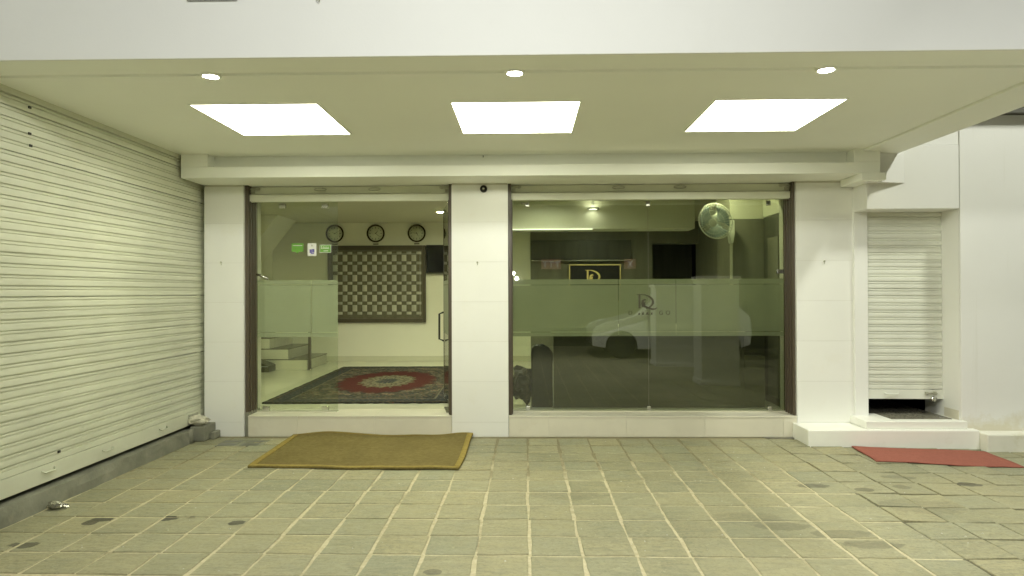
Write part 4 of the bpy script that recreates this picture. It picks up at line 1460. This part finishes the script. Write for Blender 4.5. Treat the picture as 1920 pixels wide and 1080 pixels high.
red_sign(4.7, 2.75, .25, [[(-.13, -.15), (-.08, -.15), (.13, .15), (.08, .15)], [(.08, -.15), (.13, -.15), (-.08, .15), (-.13, .15)]], 'small red lit shop sign with a white cross across the street')
for x, z_, lab in ((-.55, 2.35, 'bare street bulb across the road, the upper of two'), (-.40, 2.12, 'bare street bulb across the road, the lower of two')):
    t = thing('street_bulb', lab, 'lamp', (x, -15.7, z_), 'bare bulbs across the road')
    part('bulb', MB().lathe([(.001, -.10), (.06, -.08), (.085, -.02), (.06, .05), (.03, .08)], (0, 0, 0), 'z', 14), 'bulb', t)
    part('holder', MB().lathe([(.032, .08), (.032, .16)], (0, 0, 0), 'z', 10), 'black', t)
    part('bracket', MB().tube([(0, 0, .15), (0, -.3, .2)], .015, 6), 'black', t)

# gooseneck floodlight that washes the fascia
fa = thing('floodlight', 'floodlight at the end of a long gooseneck arm, turned to the canopy fascia', 'lamp', (.05, -.20, 3.77), 'gooseneck floodlights above the forecourt')
part('arm', MB().tube([(0, 0, .09), (0, .15, .55), (0, .9, .95), (0, 2.4, 1.05), (0, 4.02, .85)], .025, 8), 'galv', fa)
def flood_head(par, energy, aim, name):
    part('housing', MB().prism([(-.10, -.03), (.09, -.10), (.12, .05), (-.02, .10)], -.28, .28, 'x'), 'black', par, .01)
    ld = bpy.data.lights.new(name, 'AREA')
    ld.shape = 'RECTANGLE'
    ld.size, ld.size_y = .55, .22
    ld.energy = energy
    ld.color = (.985, 1, .93)
    lo = bpy.data.objects.new(name + '_lamp', ld)
    COL.objects.link(lo)
    lo.parent = par
    d = Vector(aim)
    lo.location = d.normalized() * .17
    lo.rotation_euler = d.to_track_quat('-Z', 'Y').to_euler()
flood_head(fa, FLOOD_W, (0, .86, -.45), 'fascia_flood')
fb = thing('floodlight', 'unseen floodlight added on a short arm to brighten the parked car', 'lamp', (.9, 1.1, 4.45), 'gooseneck floodlights above the forecourt')  # added lamp out of view, brightens the car mirrored in the window
part('arm', MB().tube([(0, 0, .09), (0, .15, .16), (0, .9, .20), (0, 2.70, .12)], .025, 8), 'galv', fb)
flood_head(fb, CAR_FILL_W, (.62, -.62, -.78), 'added_car_flood')

# street lamp right of the forecourt
sl = thing('street_lamp', 'tall galvanised lamp post standing to the right of the forecourt', 'lamp', (9.0, 3.9, -.15))
part('post', MB().tube([(0, 0, 0), (0, 0, 3), (0, 0, 6.3)], [.08, .07, .055], 12), 'galv', sl)
part('arm', MB().tube([(0, 0, 6.25), (-.5, 0, 6.6), (-2.5, 0, 6.72)], .035, 8), 'galv', sl)
part('lamp_head', MB().prism([(-3.6, 6.68), (-2.4, 6.68), (-2.4, 6.82), (-3.4, 6.80)], -.24, .24, 'y'), 'galv', sl, .02)
ld = bpy.data.lights.new('street', 'AREA')
ld.shape = 'RECTANGLE'
ld.size, ld.size_y = 1.0, .42
ld.energy = STREET_W
ld.color = (.985, 1, .86)
lo = bpy.data.objects.new('street_lamp_light', ld)
COL.objects.link(lo)
lo.parent = sl
lo.location = (-3.0, 0, 6.66)
lo.rotation_euler = Vector((-.55, .12, -.83)).to_track_quat('-Z', 'Y').to_euler()
